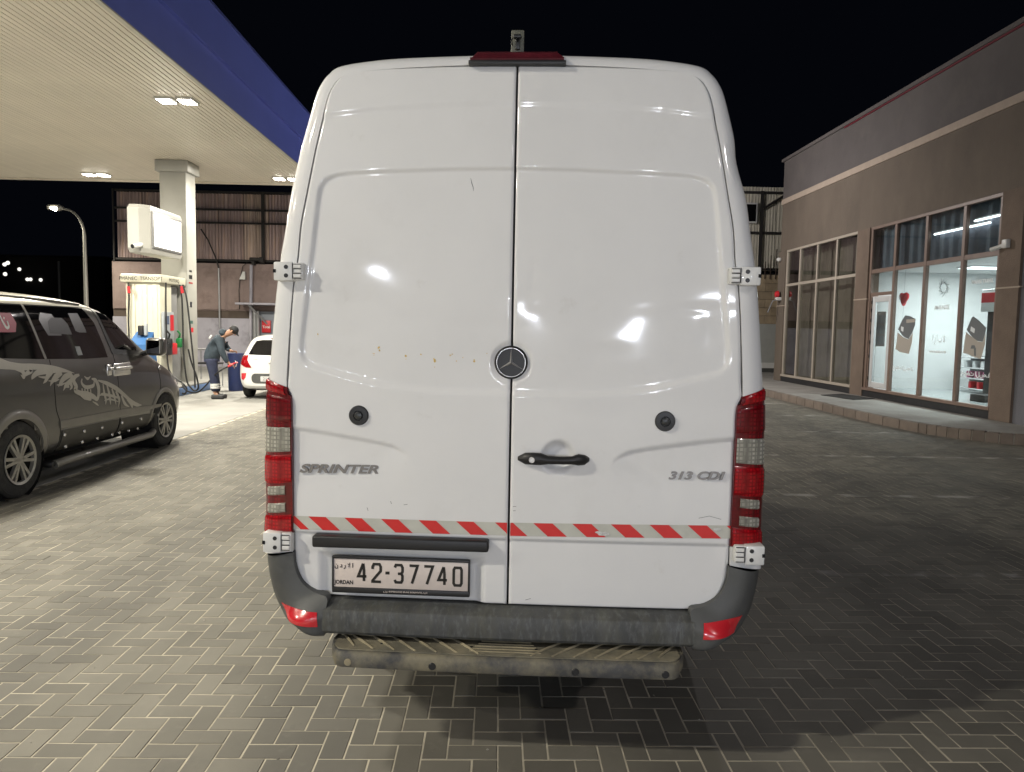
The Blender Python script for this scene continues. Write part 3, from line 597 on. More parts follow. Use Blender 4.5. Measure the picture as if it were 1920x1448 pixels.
for s in (-1, 1):
    for k in range(11):
        x0 = s*(.17+k*.082); x1 = x0-s*.14 if k else x0-s*.10
        xa_, xb_ = x0, x0+s*.0
        p0 = (s*min(abs(x0)+.055, sxm-.03), .012, .458); p1 = (s*max(abs(x0)-.07, .06), stepfront(x0)+.03, .460)
        if abs(p0[0]) < abs(p1[0]): continue
        MB().tube([p0, ((p0[0]+p1[0])/2, (p0[1]+p1[1])/2, .4605), p1], [.0045, .0065, .005], 6).build('tread_rib', m_dust, stp)
for k in range(5):
    yv = -.11+.024*k; MB().tube([(-.14+.01*k, yv, .459), (.14-.01*k, yv, .459)], .0035, 6).build('tread_rib', m_dust, stp)
for px in (651, 810, 1079, 1249):
    x = Lp(px, 1252, -.165)[0]; yf = stepfront(x)
    MB().lathe([(-.004, .0), (-.004, .0125), (-.002, .0145), (.004, .0145)], (x, yf, .418), 'y', 20).build('parking_sensor', m_black if px != 651 else m_dust, stp)
for px in (718, 885, 1005, 1182):
    x = Lp(px, 1215, -.05)[0]; MB().lathe([(.4605, 0), (.4605, .006), (.459, .007)], (x, -.07, 0), 'z', 10).build('step_screw', m_void, stp)
# wheels underneath
for s in (-1, 1): MB().rbox(s*.985-.008, s*.985+.008, .55, 5.3, .40, .86, .006).build('side_skirt', m_white, van)  # skirts added to close the sides against light leaking underneath
for s in (-1, 1):
    w_ = MB().lathe([(-.11, .2), (-.12, .30), (-.10, .345), (-.05, .36), (.05, .36), (.10, .345), (.12, .30), (.11, .2)], (s*.80, 1.15, .36), 'x', 40).build('wheel', m_tyre, van)
    MB().lathe([(-.10, .2), (0, .19), (0, .05), (-.02, 0)], (s*.80, 1.15, .36), 'x', 24).build('wheel_rim', m_rim, w_)

# ------------------------------------------------------------------ CANOPY
ZC, XC = 5.78, -5.08
m_slat = M('cream_ceiling_slat', (.74, .68, .58), .36, var=.05, vs=.5, spec=.5, island=.05, dirt=((.5, .44, .34), 1.3, .58, .85, .3))
m_blue = M('blue_fascia', (.115, .155, .56), .4, var=.06, vs=.7, coat=.2)
m_blue2 = M('blue_fascia_trim', (.05, .07, .26), .4)
m_dark = M('dark_steel', (.02, .018, .017), .7)
canopy = thing('fuel_canopy', 'broad flat filling station canopy with cream slatted ceiling and blue fascia', 'canopy')
sl = MB(); pr = [(-.044, ZC+.02), (-.044, ZC+.004), (-.038, ZC), (.038, ZC), (.044, ZC+.004), (.044, ZC+.02)]
sl.grid([[(x, y, z) for x, z in pr] for y in (-13.9, 21.85)]); sm = sl.mesh('ceiling_slat', 20); sm.materials.append(m_slat)
for k in range(110):
    o = bpy.data.objects.new('ceiling_slat', sm); COL.objects.link(o); o.parent = canopy; o.location = (XC-.09-.1*k, 0, 0)
MB().box(-16.2, XC-.03, -14, 22, ZC+.03, 7.1).build('roof_slab', m_dark, canopy)
MB().box(XC-.03, XC+.02, -14, 22.02, ZC-.02, 6.44).build('fascia_board', m_blue, canopy)
MB().box(XC-.05, XC+.09, -14, 22.06, 6.443, 7.2).build('fascia_board', m_blue, canopy)
MB().box(XC-.03, XC+.11, -14, 22.08, 7.2, 7.24).build('fascia_trim', m_blue2, canopy)
MB().box(XC-.035, XC+.035, -14, 22.03, ZC-.045, ZC-.02).build('fascia_trim', M('cream_trim', (.5, .48, .42), .4), canopy)
MB().box(-16.2, XC-.06, 21.9, 21.97, ZC-.03, 7.2).build('fascia_board', m_blue, canopy)
MB().box(-16.2, XC-.06, 21.8, 21.897, ZC-.05, ZC-.005).build('fascia_trim', m_slat, canopy)
m_post = M('cream_cladding', (.38, .375, .345), .45, var=.05, vs=1.5, dirt=((.28, .26, .22), 2, .55, .85, .35))
MB().rbox(-8.52, -7.86, 19.1, 19.7, 0, ZC-.28, .02).build('pillar', m_post, canopy)
MB().rbox(-8.60, -7.78, 19.02, 19.78, ZC-.28, ZC-.002, .02).build('pillar_capital', m_post, canopy)
for k, (z, h, w, colr) in enumerate([(3.05, .05, .08, (.02, .02, .02)), (2.9, .10, .10, (.02, .02, .02)), (2.75, .04, .12, (.3, .02, .02)), (2.2, .14, .06, (.02, .02, .03)), (1.75, .08, .10, (.05, .12, .10)), (1.55, .12, .12, (.6, .02, .03))]):
    MB().rbox(-7.86, -7.857, 19.3-w, 19.3+w, z-h/2, z+h/2, .001, 1).build('pillar_sticker', M('sticker', colr, .5), canopy)
# canopy floodlights (twin recessed heads), each with its own lamp
m_lamp = EM('lamp_lens', (1, .95, .82), 60); m_house = M('lamp_housing', (.5, .5, .47), .4)
def floodlight(x, y, lab, first=None):
    t = thing('canopy_floodlight', lab, 'ceiling light', (x, y, ZC), 0, 'twin floodlights set in the canopy ceiling')
    for s in (-1, 1):
        MB().rbox(s*.19-.16, s*.19+.16, -.18, .18, -.035, .02, .02).build('lamp_housing', m_house, t)
        MB().box(s*.19-.12, s*.19+.12, -.14, .14, -.042, -.034).build('lamp_lens', m_lamp, t)
    ld = bpy.data.lights.new('floodlight_lamp', 'AREA'); ld.shape = 'RECTANGLE'; ld.size = .5; ld.size_y = .2; ld.energy = P_CANOPY*(.8 if y < 8 else 1.05); ld.color = (1, .94, .80)
    lo = bpy.data.objects.new('floodlight_lamp', ld); COL.objects.link(lo); lo.parent = t; lo.location = (0, 0, -.06)
FL = {(-5.93, 14.0): 'bright twin floodlight in the canopy ceiling close to the blue fascia', (-11.1, 21.0): 'small twin floodlight deep under the canopy above the street lamp', (-5.87, 21.1): 'twin floodlight at the far canopy edge beside the white van'}
for y in (0., 7., 14.0, 21.05):
    for x in (-5.9, -11.1):
        if (x, y) == (-11.1, 14.0): pass
        floodlight(x, y, FL.get((x, y)) or next((v for k, v in FL.items() if abs(k[0]-x) < .1 and abs(k[1]-y) < .2), 'twin floodlight of the canopy ceiling outside the picture'))

# ------------------------------------------------------------------ FUEL ISLAND, DISPENSER, SIGN BOX
m_isl = M('island_blue_paint', (.10, .17, .33), .6, var=.12, vs=5, dirt=((.4, .38, .33), 4, .58, .8, .6))
m_cream = M('cream_panel', (.62, .60, .48), .4, coat=.3, var=.04, vs=3)
m_greyp = M('grey_panel', (.22, .22, .22), .4, var=.1, vs=6)
island = thing('fuel_island', 'low concrete fuel island with blue painted side under the pillar', 'fuel island', (-7.88, 18.4, 0))
MB().rbox(-1.2, .46, -3.2, 1.5, 0, .19, .03).build('island_side', m_isl, island); MB().rbox(-1.18, .44, -3.18, 1.48, .19, .235, .02).build('island_top', m_slab, island)
disp = thing('fuel_dispenser', 'tall cream fuel dispenser with hoses beside the canopy pillar', 'fuel dispenser', (-8.35, 17.75, .235))
MB().rbox(-.40, .40, 0, .62, 0, 2.42, .02).build('cabinet', m_cream, disp)
for x in (-.30, -.02, .22): MB().rbox(x, x+.12, -.02, -.002, .05, 2.38, .01).build('cabinet_panel', m_cream, disp)
MB().rbox(-.36, .34, .622, 1.25, 0, .95, .02).build('pump_body', m_greyp, disp)
MB().rbox(-.34, .30, .63, 1.2, .95, 2.4, .05, 3).build('column', m_greyp, disp)
MB().rbox(-.5, .47, -.08, 1.32, 2.42, 2.62, .04).build('header', m_cream, disp)
text('header_text', 'PHANEC  TSANSOPT', .12, m_ink, disp, Matrix.Translation((0, -.083, 2.51)) @ RX, xs=.9)
text('header_text', 'MOTRAQ', .12, m_ink, disp, Matrix.Translation((.473, .62, 2.51)) @ Matrix.Rotation(PI/2, 4, 'Z') @ RX, xs=1.1)
m_scr_ = M('screen_panel', (.35, .38, .40), .3); m_redp = M('red_panel', (.55, .02, .03), .4); m_green = M('green_nozzle', (.01, .20, .05), .4); m_hose = M('black_hose', (.012, .012, .012), .5)
MB().rbox(.402, .47, .02, .6, 1.0, 1.75, .03).build('display_panel', m_scr_, disp)
MB().rbox(.472, .476, .08, .3, 1.45, 1.65, .001, 1).build('display_screen', M('display_screen', (.1, .13, .2), .2), disp)
MB().rbox(.472, .476, .36, .55, 1.3, 1.68, .001, 1).build('display_sticker', m_redp, disp)
MB().rbox(.41, .56, .0, .28, .72, 1.0, .03).build('nozzle_holder', m_black, disp); MB().rbox(.41, .54, .3, .6, .72, 1.0, .03).build('nozzle_holder', m_redp, disp)
for y, mt in ((.7, m_green), (.12, m_black)):
    nz = MB().rbox(.44, .58, y, y+.14, .88, 1.12, .04).tube([(.5, y+.07, 1.1), (.56, y+.0, 1.22), (.5, y-.02, 1.3)], .022, 8).build('nozzle', mt, disp)
def Wp(px, py, y): v = hit(px, py, 1, y); return v
def lp_(v): return (v.x+8.35, v.y-17.75, v.z-.235)
for pts, nm in (([(311, 530), (311, 570), (312, 620), (313, 660), (316, 690), (324, 705), (339, 716), (350, 728), (347, 738), (340, 737)], 1), ([(337, 534), (341, 560), (343, 610), (344, 660), (350, 712), (358, 727), (366, 733), (372, 726), (368, 705), (359, 680), (353, 655)], 1), ([(343, 534), (350, 560), (356, 610), (360, 650), (364, 690), (366, 727)], 1), ([(241, 530), (242, 560), (241, 600), (243, 650)], 1)):
    yb = 17.62 if pts[0][0] > 300 else 17.68
    P = cr([Wp(p[0], p[1], yb+.0*(i)) for i, p in enumerate(pts)], 5); MB().tube([(p[0]+8.35, p[1]-17.75, p[2]-.235) for p in P], .02, 7).build('hose', m_hose, disp)
for px in (241, 341): v = lp_(Wp(px, 537, 17.62)); MB().tube([v, (v[0]+.01, v[1], v[2]-.16)], .035, 8).build('hose_collar', m_redp, disp)
bluebox = thing('water_bucket_station', 'light blue plastic station box with a black jug on top near the pump', 'service box', (-7.85, 16.6, .235)); bluebox.scale = (.62, .8, 1)
m_lb = M('light_blue_plastic', (.04, .13, .32), .4)
MB().add([(-.45, -.3, 0), (.45, -.3, 0), (.45, .3, 0), (-.45, .3, 0), (-.36, -.22, 1.0), (.36, -.22, 1.0), (.3, .2, 1.28), (-.3, .2, 1.28)], [(0, 1, 2, 3), (4, 5, 6, 7), (0, 1, 5, 4), (1, 2, 6, 5), (2, 3, 7, 6), (3, 0, 4, 7)]).build('box_body', m_lb, bluebox)
MB().rbox(-.12, .06, -.05, .1, 1.2, 1.42, .03).build('jug', m_black, bluebox); MB().rbox(.1, .2, -.05, .05, 1.2, 1.46, .02).build('bottle', m_scr_, bluebox)
sign = thing('price_sign_box', 'cream cased lit sign box fixed high on the canopy pillar', 'lit sign', (-7.87, 16.8, 3.26)); sign.scale = (.8, 1.12, .98)
oc = [(-.50, .10), (-.42, 0), (-.12, 0), (.10, .16), (.10, 1.66), (-.50, 1.66)]
cz0, cz1 = .02, 1.10
m = MB()
def oct_(z, k): return [((x+.2)*k-.2, (y-.8)*k+.8, z) for x, y in oc]
L4 = [oct_(cz0, .93), oct_(cz0+.10, 1), oct_(cz1-.08, 1), oct_(cz1, .93)]
vs_ = [p for l in L4 for p in l]; fs_ = [tuple(range(6))[::-1], tuple(range(18, 24))]+[(l*6+i, l*6+(i+1) % 6, (l+1)*6+(i+1) % 6, (l+1)*6+i) for l in range(3) for i in range(6)]
m.add(vs_, fs_).build('sign_case', m_post, sign, ang=20)
MB().rbox(.08, .135, .22, 1.60, .14, .98, .02).build('sign_rim', m_greyp, sign)
MB().rbox(.12, .142, .27, 1.54, .19, .92, .004, 1).build('sign_face', EM('lit_sign_face', (1, .99, .86), 2.2), sign)
for y, z in ((.60, .74), (.72, .66)): MB().rbox(.1425, .1435, y, y+.05, z-.02, z+.02, .0002, 1).build('face_mark', m_greyp, sign)
sc = thing('sign_camera', 'small white bullet camera mounted on the cream sign box', 'security camera', (-8.02, 16.8, 3.40))
MB().tube([(.12, .0, .05), (.10, -.08, .04)], .035, 10).tube([(.10, -.03, .03), (.02, -.22, -.02)], .05, 12).build('camera_body', m_white2, sc); MB().tube([(.03, -.205, -.015), (.015, -.235, -.023)], .047, 12).build('camera_lens', m_void, sc)
tbl = thing('side_table', 'thin metal stand with a tray behind the attendant', 'stand', (-7.9, 20.5, 0))
m_met = M('galvanised_metal', (.35, .35, .36), .4, .5)
MB().rbox(-.3, .35, -.2, .2, 1.0, 1.04, .01).build('tray', m_met, tbl); MB().rbox(-.3, .35, -.2, .2, .62, .66, .01).build('shelf', m_black, tbl)
for x in (-.27, .32):
    for y in (-.17, .17): MB().tube([(x, y, 0), (x, y, 1.0)], .015, 6).build('leg', m_met, tbl)
drum = thing('blue_drum', 'dark blue bin standing behind the attendant and the car', 'bin', (-6.72, 19.3, 0))
MB().lathe([(0, 0), (0, .20), (.4, .21), (.95, .22), (.97, .22), (.97, .2), (.9, 0)], (0, 0, 0), 'z', 28).build('drum_body', M('navy_plastic', (.015, .025, .09), .4), drum)

# ------------------------------------------------------------------ car builder
def carbody(name, stations, mat, parent, lv=2):
    rows = []
    for y, pts in stations:
        pts = list(pts); rows.append([(x, y, z) for x, z in pts]+[(-x, y, z) for x, z in pts[-2::-1]])
    n = len(rows[0]); b = MB(); b.grid(rows); e0 = tuple(range(n)); m = (len(rows)-1)*n
    k = len(stations[0][1])         # end caps as strips so that subdivision stays tidy
    for base, fl in ((0, False), (m, True)):
        for i in range(n//2):
            q = (base+i, base+i+1, base+n-2-i, base+n-1-i)
            if len(set(q)) == 4: b.f.append(q if fl else q[::-1])
            elif len(set(q)) == 3: b.f.append(tuple(dict.fromkeys(q)))
    me = b.mesh(name, 180)
    def mods(o):
        s = o.modifiers.new('s', 'SUBSURF'); s.levels = s.render_levels = lv
    m2 = evalmesh(me, mods); m2.materials.clear(); m2.materials.append(mat); shade(m2, 60); o = link(name, m2, None, parent); return o
def bvh_of(o): return BVHTree.FromPolygons([v.co.copy() for v in o.data.vertices], [tuple(p.vertices) for p in o.data.polygons])
def cast(bv_, p, d, off, fb=None):
    h = bv_.ray_cast(Vector(p), Vector(d))[0]
    return (h-Vector(d)*off) if h else (fb if fb else Vector(p))
def side_pt(bv_, y, z, off=.004): return cast(bv_, (3, y, z), (-1, 0, 0), off, Vector((.7, y, z)))
def back_pt(bv_, x, z, off=.004): return cast(bv_, (x, -8, z), (0, 1, 0), off, Vector((x, 0, z)))
def inpoly(P, x, y):
    c = False
    for i in range(len(P)):
        (x1, y1), (x2, y2) = P[i-1], P[i]
        if (y1 > y) != (y2 > y) and x < (x2-x1)*(y-y1)/(y2-y1)+x1: c = not c
    return c
def panel(name, P, fn, mat, parent, off=.005, res=.05):      # any polygon laid on a curved body
    bm = bmesh.new(); vs = [bm.verts.new((p[0], p[1], 0)) for p in P]; bm.faces.new(vs)
    bmesh.ops.triangulate(bm, faces=bm.faces[:])
    for _ in range(7):
        es = [e for e in bm.edges if e.calc_length() > res]
        if not es: break
        bmesh.ops.subdivide_edges(bm, edges=es, cuts=1, use_grid_fill=False); bmesh.ops.triangulate(bm, faces=[f for f in bm.faces if len(f.verts) > 3])
    V2 = [fn(v.co.x, v.co.y, off) for v in bm.verts]; bm.verts.index_update(); fs = [[v.index for v in f.verts] for f in bm.faces]
    bd = [e for e in bm.edges if e.is_boundary]; b = MB().add([tuple(v) for v in V2], fs); n = len(V2)
    idx_ = {}
    for e in bd:
        for v in e.verts:
            if v.index not in idx_:
                q = fn(v.co.x, v.co.y, -.006); idx_[v.index] = len(b.v); b.v.append(tuple(q))
    for e in bd: a_, c_ = e.verts[0].index, e.verts[1].index; b.f.append((a_, c_, idx_[c_], idx_[a_]))
    bm.free(); return b.build(name, mat, parent, ang=50)
def rpoly(x0, x1, y0, y1, r, n=4):
    out = []
    for cx_, cy_, a0 in ((x1-r, y1-r, 0), (x0+r, y1-r, 90), (x0+r, y0+r, 180), (x1-r, y0+r, 270)):
        out += [(cx_+r*math.cos(R(a0+90*k/n)), cy_+r*math.sin(R(a0+90*k/n))) for k in range(n+1)]
    return out
def wheel(parent, x, y, r, w, s=1, spokes=6, rimr=.66):
    t = MB().lathe([(-w/2, r*rimr), (-w/2-.005, r*.8), (-w/2+.005, r*.93), (-w/2+.03, r*.99), (-.02, r), (.02, r), (w/2-.03, r*.99), (w/2-.005, r*.93), (w/2+.005, r*.8), (w/2, r*rimr)], (0, 0, 0), 'x', 48, True).build('wheel', m_tyre, parent)
    t.location = (x, y, r); t.scale = (s, 1, 1)
    MB().lathe([(w/2-.0, r*rimr), (w/2+.008, r*rimr*.97), (w/2-.02, r*rimr*.90), (0, r*rimr*.85), (-.06, r*.5), (-.06, 0)], (0, 0, 0), 'x', 48).build('rim_barrel', m_void, t)
    b = MB().lathe([(w/2-.01, r*rimr*.99), (w/2+.012, r*rimr*.98), (w/2+.004, r*rimr*.88), (w/2-.03, r*rimr*.87)], (0, 0, 0), 'x', 48)
    b.lathe([(w/2-.01, r*.17), (w/2+.0, r*.15), (w/2+.004, 0)], (0, 0, 0), 'x', 20)
    for k in range(spokes):
        for dd in (-.13, .13):
            a0 = 2*PI*k/spokes; p0 = (r*.13*math.cos(a0+dd*1.5), r*.13*math.sin(a0+dd*1.5)); p1 = (r*rimr*.92*math.cos(a0+dd*1.25), r*rimr*.92*math.sin(a0+dd*1.25))
            d = np.array(p1)-np.array(p0); nn = np.array((-d[1], d[0]))/np.linalg.norm(d)*r*.045
            P = [np.array(p0)+nn, np.array(p0)-nn, np.array(p1)-nn*.9, np.array(p1)+nn*.9]
            v = [(w/2+.002, p[0], p[1]) for p in P]+[(w/2-.03, p[0]*1, p[1]*1) for p in P]; b.add(v, [(0, 1, 2, 3), (0, 1, 5, 4), (1, 2, 6, 5), (2, 3, 7, 6), (3, 0, 4, 7)])
    b.build('rim', m_rim, t); return t
def arch(parent, bv_, y, z, r, mat, w=.06, a0=-8, a1=188):
    P = []
    for k in range(33):
        t = R(a0+(a1-a0)*k/32); row = []
        for q, o in ((r-.012, -.05), (r-.006, .012), (r+w*.4, .018), (r+w, .008), (r+w+.012, -.01)):
            row.append(tuple(side_pt(bv_, y+q*math.cos(t), max(.2, z+q*math.sin(t)), o)))
        P.append(row)
    return MB().grid(P).build('wheel_arch', mat, parent, ang=50)
def cut_arch(o, cs, xmin):          # remove body faces inside the wheel openings
    bm = bmesh.new(); bm.from_mesh(o.data); kill = []
    for f in bm.faces:
        c = f.calc_center_median()
        if abs(c.x) > xmin and any(math.hypot(c.y-cy, c.z-cz) < r_ for cy, cz, r_ in cs): kill.append(f)
    bmesh.ops.delete(bm, geom=kill, context='FACES'); bm.to_mesh(o.data); bm.free()

# ------------------------------------------------------------------ GREY MINIVAN
mv = thing('minivan', 'dark grey minivan with a pale tribal wing graphic parked under the canopy', 'minivan', (-5.53, .13, 0)); mv.scale = (1, 1, 1.015)
m_grey = M('grey_car_paint', (.085, .082, .076), .3, .35, coat=.8, var=.06, vs=2, dirt=[((.16, .15, .13), 3, .5, .8, .3)])
m_greyl = M('light_grey_trim', (.20, .19, .17), .45, .2, coat=.3, var=.08, vs=5)
m_roof = M('pale_roof', (.50, .48, .41), .35, .2, coat=.6)  # roof set paler than the grey body
def st(y, w, wt, zb, zt, z0=.30): return (y, [(0, z0-.02), (w*.7, z0-.02), (w*.95, z0+.02), (w, z0+.22), (w+.0, .78 if zb > .8 else zb*.75), (w-.012, zb-.14), (w-.05, zb), (wt+.02, zt-.13), (wt-.04, zt-.045), (wt-.20, zt-.0), (wt*.4, zt+.03), (0, zt+.035)])
STN = [st(5.95, .78, .62, 1.2, 1.78, .4), st(6.02, .88, .72, 1.24, 1.88, .35), st(6.3, .93, .77, 1.28, 1.93), st(7.1, .94, .79, 1.28, 1.96), st(7.9, .94, .79, 1.27, 1.96), st(8.6, .94, .785, 1.26, 1.93), st(9.05, .94, .77, 1.25, 1.86), st(9.4, .94, .755, 1.24, 1.72), st(9.8, .94, .76, 1.22, 1.50), st(10.15, .935, .78, 1.16, 1.33), st(10.5, .925, .78, 1.06, 1.19), st(10.85, .88, .74, .93, 1.06), st(11.06, .78, .64, .82, .93), st(11.14, .62, .5, .72, .82, .38)]
mbody = carbody('body', STN, m_grey, mv, 3); bm_ = bvh_of(mbody); cut_arch(mbody, [(7.06, .36, .40), (10.22, .36, .40)], .55)
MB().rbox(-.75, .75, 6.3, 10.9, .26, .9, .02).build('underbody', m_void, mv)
SF = lambda y, z, off=.004: side_pt(bm_, y, z, off)
def msp(px, py): v = hit(px, py, 0, -4.62); return (v.y, v.z)
def mpoly(pts): return [msp(*p) for p in pts]
wnd = mpoly([(-60, 556), (0, 560), (40, 563), (100, 569), (155, 576), (164, 579), (180, 610), (190, 650), (194, 674), (150, 677), (60, 678), (0, 677), (-60, 676)])
wnd = [(y, min(z, 1.842)) for y, z in wnd]
panel('side_window', wnd, SF, m_glassblk, mv, .006, .08)
panel('window_divider', mpoly([(43, 563), (47, 563), (76, 677), (72, 678)]), SF, m_greyl, mv, .009, .1)
fw = mpoly([(185, 584), (205, 587), (222, 594), (240, 611), (256, 632), (272, 656), (276, 667), (240, 668), (205, 668)]); panel('door_window_frame', fw, SF, m_black, mv, .006, .06)
panel('door_window', mpoly([(191, 589), (205, 592), (220, 601), (236, 619), (250, 640), (259, 655), (256, 661), (230, 660), (212, 658), (205, 640)]), SF, m_glassblk, mv, .009, .06)
panel('window_seat', mpoly([(73, 605), (78, 591), (100, 594), (108, 612), (112, 634), (86, 634)]), SF, M('seat_grey', (.05, .052, .056), .3), mv, .0075, .06)
panel('window_seat', mpoly([(90, 607), (98, 600), (118, 601), (127, 612), (132, 632), (90, 630)]), SF, M('headrest_black', (.012, .012, .013), .4), mv, .0085, .06)
panel('window_seat', mpoly([(132, 592), (151, 592), (160, 622), (161, 628), (147, 628), (140, 625)]), SF, M('seat_blue', (.07, .075, .08), .3), mv, .0075, .06)
panel('window_sticker', mpoly([(134, 654), (143, 654), (146, 670), (137, 671)]), SF, m_scr_, mv, .009, .1)
rs = panel('red_sticker', mpoly([(-40, 590), (22, 592), (29, 611), (25, 628), (-40, 629)]), SF, M('crimson_sticker', (.35, .02, .05), .4), mv, .009, .1)
def ribbon(b, pts, wid, fn, off=.006):
    pts = cr([np.array(msp(*p)) for p in pts], 6); n = len(pts); L_, R_ = [], []
    for i in range(n):
        t = pts[min(i+1, n-1)]-pts[max(i-1, 0)]; t /= np.linalg.norm(t)+1e-9; nn = np.array((-t[1], t[0])); u = i/(n-1)*(len(wid)-1); k = min(int(u), len(wid)-2); w = (wid[k]*(1-u+k)+wid[k+1]*(u-k))/2/115
        L_.append(fn(*(pts[i]+nn*w), off)); R_.append(fn(*(pts[i]-nn*w), off))
    b.grid([[tuple(p), tuple(q)] for p, q in zip(L_, R_)])
b = MB(); ribbon(b, [(0, 596), (4, 610), (9, 620), (13, 617), (12, 607)], [1.5, 3, 3, 2], SF, .011); ribbon(b, [(6, 601), (8, 602)], [2.5, 2.5], SF, .011); b.build('sticker_script', m_white2, rs, kind='stuff')
# tribal wing graphic: tapered strokes, one joined print
m_dec = M('pale_vinyl_graphic', (.44, .42, .37), .4, coat=.3, var=.05, vs=10); cg = lambda q: [(x/3.2917, 520+y/3.291) for x, y in q]; b = MB()
for q, w in [([(-60, 545), (0, 560), (80, 570), (150, 568), (230, 570), (300, 578), (360, 592), (410, 606)], [14, 9, 8, 7, 6, 4, .5]), ([(40, 570), (80, 590), (90, 615), (85, 635), (70, 618)], [7, 7, 6, 4, 1]), ([(110, 575), (140, 590), (110, 610), (90, 625)], [4, 7, 5, 3]),
             ([(400, 604), (330, 590), (250, 592), (180, 605), (145, 630), (135, 648)], [.5, 5, 8, 7, 5, 1]), ([(270, 600), (240, 625), (225, 650), (205, 672)], [5, 7, 5, .5]), ([(330, 602), (290, 630), (262, 660), (248, 688)], [6, 8, 5, .5]), ([(395, 612), (350, 630), (320, 660), (300, 692)], [6, 8, 6, .5]),
             ([(400, 618), (385, 650), (350, 680), (330, 715)], [5, 7, 6, .5]), ([(395, 625), (380, 660), (385, 690), (372, 710)], [4, 6, 5, .5]), ([(180, 630), (215, 634), (250, 630)], [1, 3, 1]), ([(240, 655), (280, 655), (310, 645)], [1, 3, 1]), ([(290, 680), (320, 678), (350, 665)], [1, 3, 1]), ([(340, 690), (370, 690)], [3, 3]),
             ([(440, 616), (412, 628), (400, 655), (415, 690), (405, 712), (440, 730), (480, 735), (520, 750), (545, 765), (555, 730), (555, 690), (540, 650), (515, 640)], [3, 6, 7, 7, 6, 7, 8, 7, 5, 7, 8, 6, 2]), ([(455, 640), (450, 665), (470, 690), (500, 690), (525, 680), (530, 655)], [2, 4, 5, 5, 5, 2]), ([(440, 745), (465, 755), (500, 765), (505, 775)], [2, 6, 5, 1]),
             ([(470, 625), (490, 640), (510, 625)], [1, 4, 1]), ([(450, 700), (452, 728)], [3, 2]), ([(468, 702), (470, 735)], [3, 2]), ([(486, 703), (488, 738)], [3, 2]), ([(504, 704), (507, 738)], [3, 2]),
             ([(555, 650), (610, 668), (670, 700), (720, 740), (770, 780), (830, 800)], [2, 6, 7, 6, 5, .5]), ([(585, 670), (590, 720), (600, 770), (598, 800)], [2, 5, 5, .5]), ([(610, 680), (622, 730), (628, 770), (630, 800)], [3, 6, 5, .5]), ([(640, 700), (655, 750), (665, 800)], [3, 6, .5]), ([(665, 715), (685, 765), (680, 815)], [4, 6, .5]),
             ([(700, 740), (720, 790), (750, 812)], [4, 6, .5]), ([(735, 762), (765, 800), (770, 835)], [4, 6, .5]), ([(760, 790), (800, 802), (830, 800)], [3, 4, .5]), ([(560, 745), (580, 735), (640, 745), (690, 760)], [1, 4, 4, 2]), ([(590, 775), (625, 765), (680, 780)], [1, 3, 1]), ([(515, 780), (540, 795), (553, 805)], [1, 3, 1])]:
    ribbon(b, cg(q), [v*.95 for v in w], SF, .004)
b.build('wing_graphic', m_dec, mv, kind='stuff', label='pale tribal wing graphic')
# door seams, cladding, bolts, running board, handles
for q in [[(82, 679), (84, 720), (86, 770), (94, 800), (96, 850)], [(206, 668), (208, 720), (211, 780), (209, 822)], [(288, 690), (290, 730), (285, 790)]]:
    P = cr([np.array(msp(*p)) for p in q], 6); MB().tube([tuple(SF(p[0], p[1], .0)) for p in P], .004, 5).build('door_seam', m_void, mv)
panel('side_moulding', mpoly([(92, 794), (130, 787), (209, 772), (290, 760), (290, 765), (209, 786), (130, 802), (94, 808)]), SF, m_greyl, mv, .014, .1)
cl1 = mpoly([(98, 812), (206, 790), (208, 822), (98, 852)]); cl2 = mpoly([(211, 789), (288, 776), (283, 803), (211, 821)])
for c_ in (cl1, cl2): panel('sill_cladding', c_, SF, M('cladding_grey', (.05, .048, .042), .5, var=.1), mv, .012, .1)
for p in [(101, 820), (112, 842), (140, 813), (144, 833), (175, 806), (174, 826), (204, 819), (214, 796), (217, 815), (237, 811), (251, 789), (256, 807), (276, 803), (284, 781)]:
    y, z = msp(*p); v = SF(y, z, .016); MB().lathe([(0, .022), (.008, .018), (.010, 0)], tuple(v), 'x', 10).build('cladding_bolt', m_chrome, mv)
MB().tube([(.93, 7.62, .22), (.97, 7.8, .24), (.97, 9.7, .24), (.93, 9.85, .26)], .045, 12).build('running_board', m_greyl, mv)
MB().rbox(.80, .95, 7.55, 8.1, .2, .26, .02).build('step_plate', m_black, mv)
for (pa, pb) in (((187, 688), (196, 708)), ((199, 686), (232, 706))):
    ya, za = msp(pa[0], pa[1]); yb, zb = msp(pb[0], pb[1]); v = SF((ya+yb)/2, (za+zb)/2, 0); xo = v.x
    hb_ = MB().rbox(xo-.01, xo+.018, ya, yb, zb, za, .012, 2).build('handle_plate', m_chrome, mv); MB().rbox(xo+.02, xo+.055, ya+.01, yb-.02, (za+zb)/2+.0, (za+zb)/2+.035, .012, 3).build('door_handle', m_chrome, mv)
bk = lambda x, z, off=.004: cast(bm_, (x, 2, z), (0, 1, 0), off)
panel('rear_window', rpoly(-.62, .62, 1.28, 1.72, .1), bk, m_glassblk, mv, .008, .08); panel('number_plate', rpoly(-.27, .27, .82, .94, .01), bk, m_plate, mv, .012, .1)
for s in (-1, 1): panel('tail_light', rpoly(*sorted((s*.64, s*.78)), .85, 1.35, .04), bk, m_redl, mv, .012, .06)
mr = MB().rbox(.93, 1.16, 9.66, 9.84, 1.27, 1.50, .05, 3).build('wing_mirror', m_grey, mv); MB().rbox(.96, 1.13, 9.652, 9.662, 1.30, 1.47, .003, 1).build('mirror_glass', M('mirror_glass', (.5, .5, .5), .05, 1), mr); MB().tube([(.82, 9.78, 1.28), (.97, 9.76, 1.33)], .035, 8).build('mirror_arm', m_black, mr)
